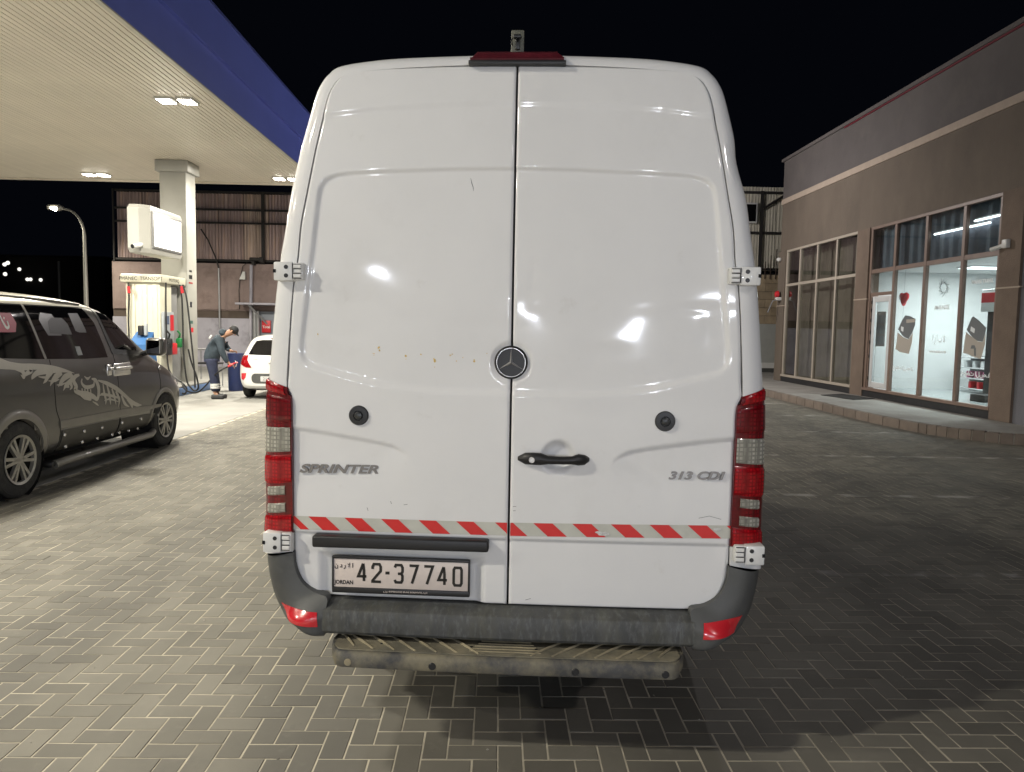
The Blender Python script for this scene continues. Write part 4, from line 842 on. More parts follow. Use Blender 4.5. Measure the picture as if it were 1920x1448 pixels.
def split_roof():
    bm = bmesh.new(); bm.from_mesh(mbody.data); bmesh.ops.bisect_plane(bm, geom=bm.verts[:]+bm.edges[:]+bm.faces[:], plane_co=(0, 0, 1.852), plane_no=(0, 0, 1)); bm.normal_update(); bm.verts.index_update(); ro = [f for f in bm.faces if f.calc_center_median().z > 1.852]
    vs, fs, ix = [], [], {}
    for f in ro:
        q = []
        for v in f.verts:
            if v.index not in ix: ix[v.index] = len(vs); vs.append((v.co+v.normal*.004)[:])
            q.append(ix[v.index])
        fs.append(q)
    bm.free(); MB().add(vs, fs).build('roof', m_roof, mv, ang=80)
split_roof()
MB().tube([tuple(v+Vector((.012, 0, .01))) for v in [SF(y, z, 0) for y, z in [(msp(*p)) for p in [(-20, 556), (60, 564), (120, 571), (165, 577)]]]], .012, 6).build('roof_gutter', m_greyl, mv)
vis_ = [SF(*msp(*p), .02) for p in [(172, 577), (190, 578), (212, 584), (232, 598), (246, 614)]]
MB().grid([[tuple(v), tuple(v+Vector((.035, .0, -.06)))] for v in vis_]).build('window_visor', m_greyl, mv)
arch(mv, bm_, 7.06, .36, .405, m_greyl, .085); arch(mv, bm_, 10.22, .36, .405, m_greyl, .05)
wheel(mv, .83, 7.06, .37, .22); wheel(mv, .83, 10.22, .37, .22); wheel(mv, -.83, 7.06, .37, .22, -1); wheel(mv, -.83, 10.22, .37, .22, -1)
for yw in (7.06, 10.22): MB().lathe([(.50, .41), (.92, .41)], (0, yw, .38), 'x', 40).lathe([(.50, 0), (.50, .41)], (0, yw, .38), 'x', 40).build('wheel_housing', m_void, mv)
MB().lathe([(0, 0), (0, .03), (.012, .026), (.014, 0)], tuple(SF(*msp(292, 693), .0)), 'x', 14).build('side_repeater', m_chrome, mv)

# ------------------------------------------------------------------ WHITE HATCHBACK
hb = thing('hatchback', 'small white hatchback being refuelled beside the attendant', 'hatchback', (-5.14, 17.05, 0))
m_wcar = M('white_car_paint', (.72, .72, .70), .3, coat=.8)
def sh(y, w, wt, zb, zt, z0=.22): return (y, [(0, z0), (w*.7, z0), (w*.93, z0+.03), (w, z0+.25), (w, .72), (w-.02, zb-.12), (w-.05, zb), (wt+.03, zt-.16), (wt-.03, zt-.05), (wt-.16, zt), (0, zt+.02)])
HS = [sh(.0, .60, .50, .78, .92, .32), sh(.05, .72, .62, .90, 1.02, .26), sh(.16, .78, .63, .98, 1.12), sh(.32, .795, .62, 1.0, 1.36), sh(.48, .80, .60, 1.0, 1.46), sh(.9, .80, .60, 1.0, 1.49), sh(1.8, .80, .60, .98, 1.48), sh(2.3, .80, .58, .96, 1.38), sh(2.8, .80, .62, .92, 1.08), sh(3.2, .78, .60, .85, .95), sh(3.5, .66, .5, .72, .78)]
hbody = carbody('body', HS, m_wcar, hb, 3); hb_b = bvh_of(hbody); cut_arch(hbody, [(.62, .29, .31), (2.85, .29, .31)], .45)
BF = lambda x, z, off=.004: back_pt(hb_b, x, z, off)
hp = lambda q: [(lambda v: (v.x+5.14, v.z))(hit(px, py, 1, 17.15)) for px, py in q]
hq = lambda q, y: [(lambda v: (v.x+5.14, v.z))(hit(px, py, 1, y)) for px, py in q]
panel('rear_window', [(-.56, 1.03), (-.50, 1.20), (-.44, 1.34), (-.3, 1.365), (.3, 1.365), (.44, 1.34), (.50, 1.20), (.56, 1.03), (0, 1.02)], BF, m_glassblk, hb, .006, .06)
panel('spoiler_light', [(-.12, 1.385), (.12, 1.385), (.12, 1.41), (-.12, 1.41)], BF, m_brk, hb, .01, .06)
for s in (-1, 1):
    panel('tail_light', [(s*.74, 1.0), (s*.55, 1.02), (s*.56, .90), (s*.50, .80), (s*.46, .73), (s*.60, .74), (s*.75, .82)], BF, m_redl, hb, .012, .05)
    panel('fog_light', [(s*.70, .60), (s*.58, .61), (s*.60, .50), (s*.66, .44), (s*.71, .48)], BF, m_redref, hb, .008, .05)
panel('bumper_insert', rpoly(-.46, .46, .38, .60, .09), BF, m_bump, hb, .010, .06)
panel('number_plate', rpoly(-.25, .25, .42, .54, .015), BF, M('plate_pale', (.6, .6, .6), .4), hb, .018, .1)
text('plate_text', '21 · 4', .10, m_greyp, hb, Matrix.Translation((-.08, float(BF(0, .48).y)-.018, .48)) @ RX)
MB().tube([(-.06, float(BF(0, .83).y)-.01, .84), (.06, float(BF(0, .83).y)-.01, .84)], .014, 6).build('boot_handle', m_chrome, hb)
text('boot_badge', 'NORRIS', .035, m_greyp, hb, Matrix.Translation((-.38, float(BF(-.38, .93).y)-.008, .93)) @ RX)
for s in (-1, 1):
    for y in (.62, 2.85): wheel(hb, s*.70, y, .29, .17, s)
MB().rbox(-.6, .6, .2, 3.1, .2, .7, .02).build('underbody', m_void, hb)
panel('quarter_window', [(.45, 1.02), (1.6, 1.0), (1.6, 1.33), (.8, 1.36), (.55, 1.25)], lambda y, z, off=.004: cast(hb_b, (-3, y, z), (1, 0, 0), off), m_glassblk, hb, .006, .08)

# ------------------------------------------------------------------ ATTENDANT
per = thing('person', 'person in dark hoodie, navy trousers and black cap bending to refuel the white hatchback', 'person', (0, 0, 0))
YP = 17.1
def J(px, py, dy=0.): v = hit(px, py, 1, YP+dy); return (v.x, v.y, v.z)
def skin(name, pts, edges, rad, mat, parent, sub=2, sc=None):
    me = bpy.data.meshes.new(name); me.from_pydata(pts, edges, []); o = bpy.data.objects.new('tmp', me); COL.objects.link(o)
    o.modifiers.new('k', 'SKIN'); me.skin_vertices[0] if me.skin_vertices else None
    for i, sv in enumerate(me.skin_vertices[0].data):
        r = rad[i]; sv.radius = r if isinstance(r, tuple) else (r, r); sv.use_root = (i == 0)
    s = o.modifiers.new('s', 'SUBSURF'); s.levels = s.render_levels = sub
    dg = bpy.context.evaluated_depsgraph_get(); dg.update(); m2 = bpy.data.meshes.new_from_object(o.evaluated_get(dg)); bpy.data.objects.remove(o)
    m2.materials.clear(); m2.materials.append(mat); shade(m2, 180); return link(name, m2, None, parent)
m_skin = M('skin', (.36, .20, .13), .5, var=.06, vs=12)
m_hood = M('slate_hoodie', (.035, .05, .065), .85, var=.15, vs=9, bump=.6, bs=14, dist=.02)
m_trs = M('navy_trousers', (.022, .028, .06), .85, var=.15, vs=9, bump=.6, bs=12, dist=.02)
m_refl = M('reflective_band', (.62, .62, .60), .4); m_shoe = M('dark_shoe', (.03, .03, .032), .6)
hip = J(396, 672); wa = J(398, 660); ch = J(407, 642); nk = J(421, 629); hd = J(433, 623); hd2 = J(440, 619)
def kl(dy, kx, ax): return J(401+kx, 706, dy), J(403+ax, 739, dy)
kL, aL = kl(-.10, 0, 0); kR, aR = kl(.11, 2, 5)
pts = [hip, wa, ch, nk, hd, hd2, J(397, 680, -.09), kL, aL, J(409, 741, -.10), J(397, 680, .10), kR, aR, J(413, 740, .11),
       J(411, 637, -.17), J(417, 662, -.20), J(430, 683, -.14), J(434, 685, -.13), J(415, 636, .18), J(425, 652, .21), J(434, 659, .16), J(438, 659, .15)]
E_ = [(0, 1), (1, 2), (2, 3), (3, 4), (4, 5), (0, 6), (6, 7), (7, 8), (8, 9), (0, 10), (10, 11), (11, 12), (12, 13), (2, 14), (14, 15), (15, 16), (16, 17), (2, 18), (18, 19), (19, 20), (20, 21)]
rd = [.09, .08, .10, .055, .085, .075, .085, .06, .042, .03, .085, .06, .042, .03, .06, .045, .03, .026, .06, .045, .03, .026]
fb = len(pts)
for root, dirs in ((17, [(.06, 0, .01), (.065, .01, -.01), (.06, .02, -.03), (.05, .025, -.045)]), (21, [(.07, 0, .02), (.075, .01, .005), (.07, .02, -.01), (.055, .03, -.02)])):
    p0 = pts[root]
    for k, d in enumerate(dirs):
        a1 = len(pts); pts.append((p0[0]+.03, p0[1]+(k-1.5)*.017, p0[2]+d[2]*.4)); pts.append((p0[0]+d[0], p0[1]+(k-1.5)*.019, p0[2]+d[2]-.01)); pts.append((p0[0]+d[0]+.012, p0[1]+(k-1.5)*.018, p0[2]+d[2]-.035)); rd += [.0095, .0088, .0075]; E_ += [(root, a1), (a1, a1+1), (a1+1, a1+2)]
    a1 = len(pts); pts += [(p0[0]+.0, p0[1]-.035, p0[2]+.012), (p0[0]+.03, p0[1]-.048, p0[2]+.02)]; rd += [.011, .009]; E_ += [(root, a1), (a1, a1+1)]
body = skin('body', pts, E_, rd, m_skin, per)
hoodie = skin('hoodie', [J(395, 685), wa, ch, J(414, 632), J(411, 636, -.17), J(416, 660, -.21), J(427, 681, -.15), J(415, 636, .18), J(424, 651, .22), J(432, 658, .17)], [(0, 1), (1, 2), (2, 3), (2, 4), (4, 5), (5, 6), (2, 7), (7, 8), (8, 9)],
              [(.19, .19), (.20, .19), (.19, .18), (.12, .12), .095, .078, .052, .095, .075, .05], m_hood, per)
skin('hood', [J(412, 627), J(418, 622), J(425, 626)], [(0, 1), (1, 2)], [.10, .10, .085], m_hood, per)
skin('trousers', [J(397, 660), J(397, 682, -.09), kL, (aL[0], aL[1], aL[2]+.03), J(397, 682, .10), kR, (aR[0], aR[1], aR[2]+.03)], [(0, 1), (1, 2), (2, 3), (0, 4), (4, 5), (5, 6)], [.17, .13, .105, .09, .13, .105, .09], m_trs, per)
for a_, k_ in ((aL, kL), (aR, kR)):
    for t in (.47, .62):
        c_ = [a_[q]*(t)+k_[q]*(1-t) for q in range(3)]; MB().lathe([(-.028, .085), (-.022, .094), (.022, .095), (.028, .088)], tuple(c_), 'z', 24).build('reflective_band', m_refl, per)
for a_ in (aL, aR): MB().rbox(a_[0]-.08, a_[0]+.21, a_[1]-.055, a_[1]+.055, .0, .11, .035, 3).build('shoe', m_shoe, per)
MB().rbox(0, .10, -.004, .004, 0, .04, .002).build('back_print', m_refl, per).matrix_world = Matrix.Translation(Vector(J(399, 636))+Vector((0, -.19, 0))) @ Matrix.Rotation(R(-50), 4, 'Y')
# face, hair and cap on a head turned down
hc = Vector(hd)*.4+Vector(hd2)*.6; HM = Matrix.Translation(hc) @ Matrix.Rotation(R(50), 4, 'Y')
def onhead(name, b, mat, par=per): o = b.build(name, mat, par, ang=60); o.matrix_world = HM; return o
def ell(b, c, r, n=16, zmin=-9):
    P = [[(c[0]+r[0]*math.cos(t)*math.sin(p), c[1]+r[1]*math.sin(t)*math.sin(p), c[2]+r[2]*math.cos(p)) for t in np.linspace(0, 2*PI, n+1)] for p in np.linspace(.001, math.acos(max(-1, zmin)) if zmin > -1 else PI-.001, n)]; return b.grid(P)
onhead('hair', ell(MB(), (-.012, 0, .012), (.098, .083, .105), 18, -.35), M('dark_hair', (.02, .014, .01), .8))
cp = onhead('cap', ell(MB(), (-.005, 0, .035), (.108, .092, .095), 18, .05), M('black_cap', (.016, .017, .02), .7))
onhead('cap_peak', MB().grid([[(.09+.085*v*math.cos(t), .085*math.sin(t)*(1-.15*v), .035-.02*v) for v in (0, .5, 1)] for t in np.linspace(-1.3, 1.3, 12)]), cp.data.materials[0])
fc = onhead('nose', ell(MB(), (.098, 0, -.02), (.018, .013, .022), 8), m_skin); onhead('eyes', ell(ell(MB(), (.088, -.03, .005), (.008, .012, .007), 8), (.088, .03, .005), (.008, .012, .007), 8), m_ink, per)
onhead('mouth', ell(MB(), (.088, 0, -.055), (.008, .022, .006), 8), M('lips', (.3, .1, .08), .5)); onhead('ear', ell(MB(), (-.0, -.085, -.01), (.018, .010, .03), 8), m_skin); onhead('ear', ell(MB(), (-.0, .085, -.01), (.018, .010, .03), 8), m_skin)
hose = thing('refuelling_nozzle', 'black fuel hose and nozzle held in the hand of the attendant', 'fuel nozzle')
P = cr([Vector(J(*p)) for p in [(340, 716, .5), (347, 730, .4), (358, 736, .3), (372, 735, .2), (387, 722, .05), (400, 706, -.15), (415, 694, -.22), (428, 687, -.17)]], 6); MB().tube(P, .018, 8).build('hose', m_hose, hose)
MB().tube([J(427, 688, -.17), J(434, 684, -.15), J(440, 681, -.1)], [.022, .028, .02], 8).tube([J(440, 681, -.1), J(446, 680, -.02)], .014, 8).build('nozzle_body', m_redp, hose)
MB().tube([J(441, 677, -.02), J(444, 681, -.04), J(442, 688, -.03)], .012, 6).build('fuel_cap_flap', m_wcar, hb).matrix_parent_inverse = hb.matrix_world.inverted() if False else Matrix.Translation((5.14, -17.05, 0))

# ------------------------------------------------------------------ BACK BUILDINGS
def corr(w, h, d=.035, n=8):        # a corrugated sheet, front faces -y
    P = []
    for k in range(n*4+1):
        x = w*k/(n*4); q = k % 4; y = 0 if q in (0, 1) else d; P.append([(x+.002, y, 0), (x+.002, y, h)])
    return MB().grid(P)
m_rust = [M('rusty_sheet_%s' % n_, c_, .8, .1, var=.22, vs=2, island=.22, dirt=[(d_, 3, .5, .72, .6), ((.03, .02, .02), 1.2, .55, .8, .6)], stretch=(3, 3, .25)) for n_, c_, d_ in (('brown', (.38, .29, .28), (.50, .33, .22)), ('mauve', (.44, .35, .36), (.34, .22, .17)), ('tan', (.46, .36, .31), (.56, .40, .27)))]
wh = thing('warehouse', 'long windowless industrial building with rusty sheet cladding above a stained concrete wall', 'industrial building')
m_pink = M('stained_pink_concrete', (.27, .205, .19), .85, var=.15, vs=.8, bump=.5, bs=12, dist=.02, dirt=[((.12, .08, .07), 1.5, .5, .75, .7), ((.36, .28, .25), 3, .6, .8, .5)])
m_lav = M('pale_plaster', (.40, .385, .44), .85, var=.12, vs=.8, bump=.4, bs=20, dirt=[((.16, .15, .17), 1.3, .5, .72, .7)])
MB().box(-15.3, 8.95, 30.0, 34, 2.25, 4.12).build('upper_wall', m_pink, wh); MB().box(-15.3, 8.95, 29.96, 34, 0, 1.95).build('lower_wall', m_lav, wh); MB().box(-15.3, 8.95, 30.03, 34, 1.952, 2.248).build('wall_band', M('brown_band', (.10, .075, .06), .85, var=.2, dirt=((.03, .03, .03), 3, .5, .8, .5)), wh)
for k in range(8): MB().rbox(-15.25+2.75*k, -15.25+2.75*k+2.72, 29.965, 29.999, 2.27+.02*(k % 2), 4.05-.12*(k % 3), .01, 1).build('concrete_panel', m_pink, wh)
MB().box(-15.2, 8.95, 30.3, 34, 4.12, 6.9).build('core', m_void, wh)
TI = [(4.30, 5.70), (5.74, 6.22), (6.26, 6.88)]
for i in range(8):
    w = 1.0
    for j, (z0_, z1_) in enumerate(TI):
        x0 = -15.15+1.0*i; o = corr(.985, z1_-z0_).build('cladding_sheet', m_rust[(i*2+j*3+i*i) % 3], wh, ang=20, fix=False); o.location = (x0, 30.18+.012*((i+j) % 2), z0_)
for z in (4.24, 5.72, 6.24, 6.93): MB().box(-15.2, 8.95, 30.06, 30.14, z-.035, z+.035).build('cladding_rail', m_dark, wh)
for x, w in ((-15.22, .05), (-9.35, .12)): MB().box(x-w/2, x+w/2, 30.0, 30.06, 4.1, 6.96).build('steel_post', m_dark, wh)
for i in range(16):
    for j, (z0_, z1_) in enumerate(TI): o = corr(.985, z1_-z0_).build('cladding_sheet', m_rust[(i*i+j) % 3], wh, ang=20, fix=False); o.location = (-7.15+i, 30.18, z0_)
B30 = lambda px, py, y=29.9: hit(px, py, 1, y)
pp = thing('vent_pipe', 'thin pale pipe running up the warehouse wall behind the attendant', 'pipe')
P = [B30(412, 615, 29.85), B30(411, 560, 29.85), B30(410, 503, 29.85), B30(404, 482, 29.85), B30(390, 450, 29.85), B30(377, 430, 29.85)]
MB().tube(P[:3], .035, 8).build('pipe', m_met, pp); MB().tube(P[2:], .03, 8).build('cable', m_dark, pp)
pp2 = thing('downpipe', 'white downpipe on the warehouse wall beside the small awning', 'pipe'); MB().tube([B30(470, 640, 29.8), B30(471, 497, 29.8)], .06, 10).build('pipe', m_lav, pp2)
for px in (478, 484): MB().tube([B30(px, 640, 29.75), B30(px-1, 583, 29.75)], .07, 8).build('pipe', m_met, pp2)
aw = thing('awning', 'narrow sheet metal awning over the grey service door', 'awning'); v0, v1 = B30(445, 569, 29.3), B30(560, 575, 29.3)
MB().rbox(v0.x, v1.x, 29.0, 29.9, v0.z-.05, v0.z+.03, .02).build('awning_sheet', m_lav, aw)
MB().tube([(v0.x+.5, 29.1, v0.z-.06), (v0.x+1.0, 29.85, v0.z-.8)], .04, 6).build('bracket', m_met, aw)
sd = thing('service_door', 'grey steel service door with a red square sign behind the white van', 'door'); v0, v1 = B30(485, 583), B30(560, 583)
MB().rbox(v0.x, v1.x, 29.88, 29.95, .02, v0.z-.02, .02).build('door_leaf', M('grey_door_paint', (.22, .24, .28), .6, var=.05), sd)
rsn = thing('red_wall_sign', 'small square red sign with white lettering beside the service door', 'sign'); v0, v1 = B30(491, 601, 29.84), B30(508, 624, 29.84)
MB().rbox(v0.x, v1.x, 29.8, 29.87, v1.z, v0.z, .02).build('sign_plate', m_redp, rsn); text('sign_text', 'Total', .14, m_white2, rsn, Matrix.Translation(((v0.x+v1.x)/2+.01, 29.797, (v0.z+v1.z)/2-.02)) @ RX, offset=.003)
wl = thing('wall_floodlight', 'small white wall floodlight with hanging cable on the stained concrete wall', 'wall light'); v = B30(455, 517, 29.8)
MB().add([(v.x-.12, 29.75, v.z-.15), (v.x+.1, 29.75, v.z-.15), (v.x+.1, 29.9, v.z-.15), (v.x-.12, 29.9, v.z-.15), (v.x+.0, 29.8, v.z+.16), (v.x+.08, 29.8, v.z+.16), (v.x+.08, 29.9, v.z+.16), (v.x, 29.9, v.z+.16)], [(0, 1, 2, 3), (4, 5, 6, 7), (0, 1, 5, 4), (1, 2, 6, 5), (2, 3, 7, 6), (3, 0, 4, 7)]).build('lamp_head', m_white2, wl)
MB().tube([B30(449, 580), B30(448, 545), B30(450, 525), B30(455, 500), B30(463, 493)], .015, 5).build('cable', m_dark, wl)
bx = thing('cable_junction', 'dark cable bracket cluster under the cladding beside the steel post', 'bracket'); v = B30(478, 488, 29.8)
MB().rbox(v.x-.2, v.x+.25, 29.7, 29.95, v.z-.03, v.z+.1, .03).rbox(v.x+.18, v.x+.38, 29.65, 29.9, v.z-.1, v.z+.12, .05).rbox(v.x-.12, v.x+.0, 29.7, 29.95, v.z-.2, v.z-.04, .03).build('junction_box', m_dark, bx, kind='stuff')
# right shed
sh_ = thing('steel_shed', 'beige sheet steel shed on a block wall behind the shop corner', 'industrial building')
m_beige = M('beige_sheet', (.60, .57, .48), .75, var=.15, vs=2, island=.1, dirt=[((.08, .05, .035), 2.5, .55, .75, .6)], stretch=(3, 3, .3))
m_blk = M('block_wall', (.38, .30, .20), .9, var=.2, vs=2, island=.18, bump=.6, bs=15, dist=.02, dirt=((.1, .08, .06), 1.5, .5, .8, .5))
for i in range(8): o = corr(.985, 3.35).build('cladding_sheet', m_beige, sh_, ang=20, fix=False); o.location = (9.2+i, 30.2+.01*(i % 2), 4.25)
MB().box(9, 17.3, 30.3, 34, .1, 7.62).build('core', m_void, sh_)
for j in range(6):
    for i in range(9):
        x0 = 9.2+.55*i+(.27 if j % 2 else 0); MB().rbox(x0+.004, x0+.546, 30.0, 30.25, 2.1+j*.33+.004, 2.1+j*.33+.325, .008, 1).build('block', m_blk, sh_)
MB().box(9.1, 17.2, 30.03, 30.26, 2.1, 4.1).build('mortar', M('mortar_brown', (.13, .11, .09), .95), sh_)
MB().box(9.1, 17.2, 29.98, 30.3, .0, 2.098).build('lower_wall', M('grey_green_plaster', (.38, .39, .37), .85, var=.12, vs=1, bump=.3, bs=15), sh_)
for z0_, z1_, m_ in ((.28, .50, m_white2), (-.02, .10, m_white2), (.1, .28, m_bump)): MB().box(9.1, 17.2, 29.93, 29.978, z0_+.03, z1_+.03).build('wall_band', m_, sh_)
for z in (7.35, 5.75, 4.3): MB().box(9.1, 17.2, 30.02, 30.1, z-.05, z+.05).build('cladding_rail', m_dark, sh_)
for x in (10.55, 11.95): MB().box(x-.06, x+.06, 29.95, 30.02, 4.2, 7.4).build('steel_post', m_dark if x < 11 else M('rusty_steel', (.10, .04, .025), .8), sh_)
MB().tube([(10.6, 29.93, 6.7), (11.6, 29.93, 7.35)], .05, 5).build('brace', m_dark, sh_)
for k in range(6): MB().tube([(10.75+.22*k, 29.9, 3.9), (10.76+.22*k, 29.9, 4.6+.25*((k*7) % 3))], .022, 5).build('rebar', M('rebar', (.06, .04, .03), .8), sh_)
w0, w1 = hit(1398, 380, 1, 29.9), hit(1419, 419, 1, 29.9)
wf = MB().rbox(w0.x-.25, w1.x, 29.88, 29.95, w1.z, w0.z, .01).build('window_frame', m_white2, sh_); MB().box(w0.x-.2, w1.x-.06, 29.86, 29.879, w1.z+.07, w0.z-.07).build('window_pane', m_glassblk, sh_)

# ------------------------------------------------------------------ SHOP
XS = 9.4
shop = thing('shop_building', 'brown rendered flat-roofed shop building with tall glazed front', 'shop building')
m_ren = M('brown_render', (.155, .126, .100), .9, var=.10, vs=1.2, bump=.8, bs=35, dist=.012, dirt=[((.10, .084, .069), 1.1, .5, .8, .6), ((.21, .175, .14), 2.7, .62, .8, .4), ((.09, .075, .06), 9, .66, .8, .4)], stretch=(1, 1, .5))
m_mauve = M('grey_render', (.115, .103, .101), .9, var=.12, vs=.9, bump=.6, bs=30, dist=.01, dirt=[((.17, .15, .13), .8, .55, .8, .5), ((.08, .07, .07), 2.2, .6, .85, .5)])
m_band = M('beige_band', (.42, .345, .28), .85, var=.06, vs=5)
m_blg = M('blue_grey_render', (.16, .16, .18), .9, var=.10, vs=1.3, bump=.7, bs=30, dist=.01, dirt=[((.05, .05, .055), 1.6, .68, .78, .8), ((.25, .25, .25), 3, .66, .8, .4)])
m_pil = M('brown_pillar_render', (.18, .135, .105), .9, var=.14, vs=2, bump=.8, bs=40, dist=.01, dirt=[((.34, .26, .14), 1.7, .66, .78, .6), ((.07, .05, .04), 2.5, .6, .8, .5)])
B_ = lambda n_, x0, x1, y0, y1, z0, z1, m_, par=shop: MB().box(x0, x1, y0, y1, z0, z1).build(n_, m_, par)
B_('upper_wall', XS, XS+.25, 2, 24.75, 4.42, 5.96, m_ren); B_('cornice_band', XS-.03, XS+.25, 1.9, 24.78, 5.962, 6.13, m_band)
B_('parapet_wall', XS, XS+.25, 2, 24.75, 6.132, 7.36, m_mauve); B_('parapet_coping', XS-.07, XS+.35, 1.9, 24.82, 7.362, 7.45, m_mauve)
B_('red_strip', XS-.035, XS-.004, 1.9, 20.5, 7.325, 7.358, M('red_strip', (.14, .008, .02), .5)); B_('roof', XS+.25, 18, 2, 24.7, 5.0, 5.2, m_dark)  # thin red strip runs along under the coping
B_('end_wall', XS+.26, 18, 24.5, 24.74, .0, 6.1, m_ren); B_('side_wall', XS+.26, 18, 2, 2.2, 0, 6.1, m_ren)
B_('pillar', XS-.05, XS+.25, 24.18, 24.76, .17, 4.418, m_ren); B_('pillar', XS-.05, XS+.25, 18.72, 19.36, .17, 4.418, m_pil); B_('pillar', XS-.05, XS+.25, 13.22, 13.80, .17, 4.418, m_pil)
B_('side_wall', XS, XS+.25, 2, 13.218, .0, 4.418, m_blg)
for y0, y1 in ((24.14, 24.77), (18.68, 19.40), (13.18, 13.84)): B_('pillar_joint', XS-.056, XS+.1, y0, y1, 2.62, 2.65, m_band)
for (y0, y1) in ((19.362, 24.178), (13.802, 18.718)): B_('plinth', XS-.03, XS+.3, y0, y1, .17, .33, M('black_plinth', (.022, .022, .024), .5, var=.2, vs=6, dirt=((.1, .09, .07), 4, .6, .8, .5)))
m_fl = M('pale_frame', (.42, .37, .31), .5, var=.06, vs=4); m_fb = M('brown_frame', (.21, .145, .115), .5, var=.1, vs=4, dirt=((.32, .26, .2), 5, .6, .8, .4))
m_gl = GL('shop_glass'); m_gd = GL('dim_glass', (.85, .86, .83), 2.3)
def glazing(y0, y1, cols, zrow, mf, gl, th, door=None):
    z0, zm, zt = zrow; fr = MB(); w = th/2
    f = lambda n_, a0, a1, c0, c1, d0=XS-.01, d1=XS+.07: MB().rbox(d0, d1, a0, a1, c0, c1, .006, 1).build(n_, mf, shop)
    f('window_sill', y0, y1, z0-.07, z0, XS-.06); f('window_head', y0, y1, zt, zt+.07, XS-.02); f('transom', y0, y1, zm-w, zm+w, XS-.004)
    ed = [y1]+cols+[y0]
    for k, y in enumerate(ed):
        yy_ = y-w if k == 0 else y+w if k == len(ed)-1 else y; f('mullion', yy_-w, yy_+w, z0, zt, XS-.014)
    for k in range(len(ed)-1):
        a_, c_ = ed[k+1]+(w if k < len(ed)-2 else th), ed[k]-(w if k else th)
        B_('window_pane', XS+.035, XS+.041, a_, c_, zm+w, zt, gl)
        if door == k: continue
        B_('window_pane', XS+.035, XS+.041, a_, c_, z0, zm-w, gl)
glazing(19.362, 24.178, [23.1, 21.85, 20.6], (.40, 3.29, 4.35), m_fl, m_gd, .085)
glazing(13.802, 18.718, [17.55, 16.28, 14.96], (.40, 3.31, 4.35), m_fb, m_gl, .10, door=0)
# white door in the first bay
dr = thing('tmp', None, None); bpy.data.objects.remove(dr)
m_upvc = M('white_door_frame', (.66, .67, .68), .35)
B_('transom', XS-.0, XS+.06, 17.6, 18.618, 2.70, 2.78, m_fb); B_('window_pane', XS+.035, XS+.04, 17.6, 18.618, 2.78, 3.26, m_gl)
dl = MB().rbox(XS, XS+.06, 17.62, 17.74, .42, 2.68, .01).rbox(XS, XS+.06, 18.36, 18.5, .42, 2.68, .01).rbox(XS, XS+.06, 17.742, 18.358, .42, .56, .01).rbox(XS, XS+.06, 17.742, 18.358, 2.54, 2.68, .01).build('door', m_upvc, shop)
MB().box(XS+.028, XS+.034, 17.74, 18.36, .56, 2.54).build('door_pane', m_gl, dl); MB().rbox(XS+.002, XS+.05, 18.505, 18.60, .42, 2.70, .008).build('door_jamb', m_fb, dl)
for z in (.6, 1.15, 1.5, 1.75, 2.05, 2.3, 2.5): MB().rbox(XS-.02, XS+.02, 18.49, 18.53, z, z+.09, .008).build('door_hinge', m_void, dl)
MB().rbox(XS-.012, XS-.001, 18.50, 18.512, .45, 2.66, .002).build('door_gasket', m_void, dl)
# lit room behind the right glazing
m_wall = M('white_room_paint', (.62, .63, .63), .7, var=.02); m_tile = M('shop_floor_tile', (.35, .38, .38), .25, var=.1, vs=3)
B_('room_floor', XS+.26, 13.4, 13.3, 19.2, .25, .34, m_tile); B_('room_wall', 13.4, 13.5, 13.2, 19.3, .3, 5, m_wall); B_('room_wall', XS+.26, 13.4, 13.1, 13.2, .3, 5, m_wall); B_('room_wall', XS+.26, 13.4, 19.2, 19.3, .3, 5, m_wall); B_('room_ceiling', XS+.30, 13.4, 13.2, 19.2, 3.36, 3.42, m_wall)
B_('skirting', 13.36, 13.399, 13.3, 19.1, .34, .48, m_bump)
P = [[(XS+.20+.035*math.sin(y*16)+.015*math.sin(y*37), y, z) for z in (3.36, 4.4)] for y in np.linspace(13.9, 18.6, 260)]
MB().grid(P).build('glass_backing', M('grey_blue_curtain', (.20, .22, .27), .8, var=.2, vs=3), shop)
for y in (15.0, 17.3):
    t = thing('ceiling_panel_light', 'white ceiling light panel inside the lit shop room'+(' near the door' if y > 16 else ' near the brown pillar'), 'ceiling light', (11.4, y, 3.355))
    MB().rbox(-.5, .5, -.3, .3, -.02, .003, .01).build('panel_frame', m_upvc, t); MB().box(-.46, .46, -.26, .26, -.026, -.02).build('diffuser', EM('panel_diffuser', (.95, 1, 1), 6), t)
    ld = bpy.data.lights.new('panel_lamp', 'AREA'); ld.shape = 'RECTANGLE'; ld.size = 1.4; ld.size_y = .9; ld.energy = P_SHOP; ld.color = (.98, 1, .99); lo = bpy.data.objects.new('panel_lamp', ld); COL.objects.link(lo); lo.parent = t; lo.location = (0, 0, -.05)
m_tube = EM('reflected_tube_glow', (.95, .98, 1), 5)  # glowing tubes stand in for lamp reflections in the upper panes
for (pa, pb), lab in ((((1828, 408), (1884, 409)), 'short glowing tube standing in for a lamp reflection in the last upper window'), (((1753, 428), (1856, 431)), 'long thin glowing tube standing in for a lamp reflection across two upper windows')):
    a_, c_ = hit(*pa, 0, XS+.12), hit(*pb, 0, XS+.12); t = thing('reflection_tube', lab, 'reflection stand-in'); z = (a_.z+c_.z)/2
    MB().tube([(XS+.12, a_.y, z), (XS+.12, max(c_.y, 13.9), z)], .018, 8).build('tube', m_tube, t); MB().rbox(XS+.11, XS+.15, max(c_.y, 13.9), a_.y, z+.02, z+.05, .005).build('tube_holder', m_upvc, t)
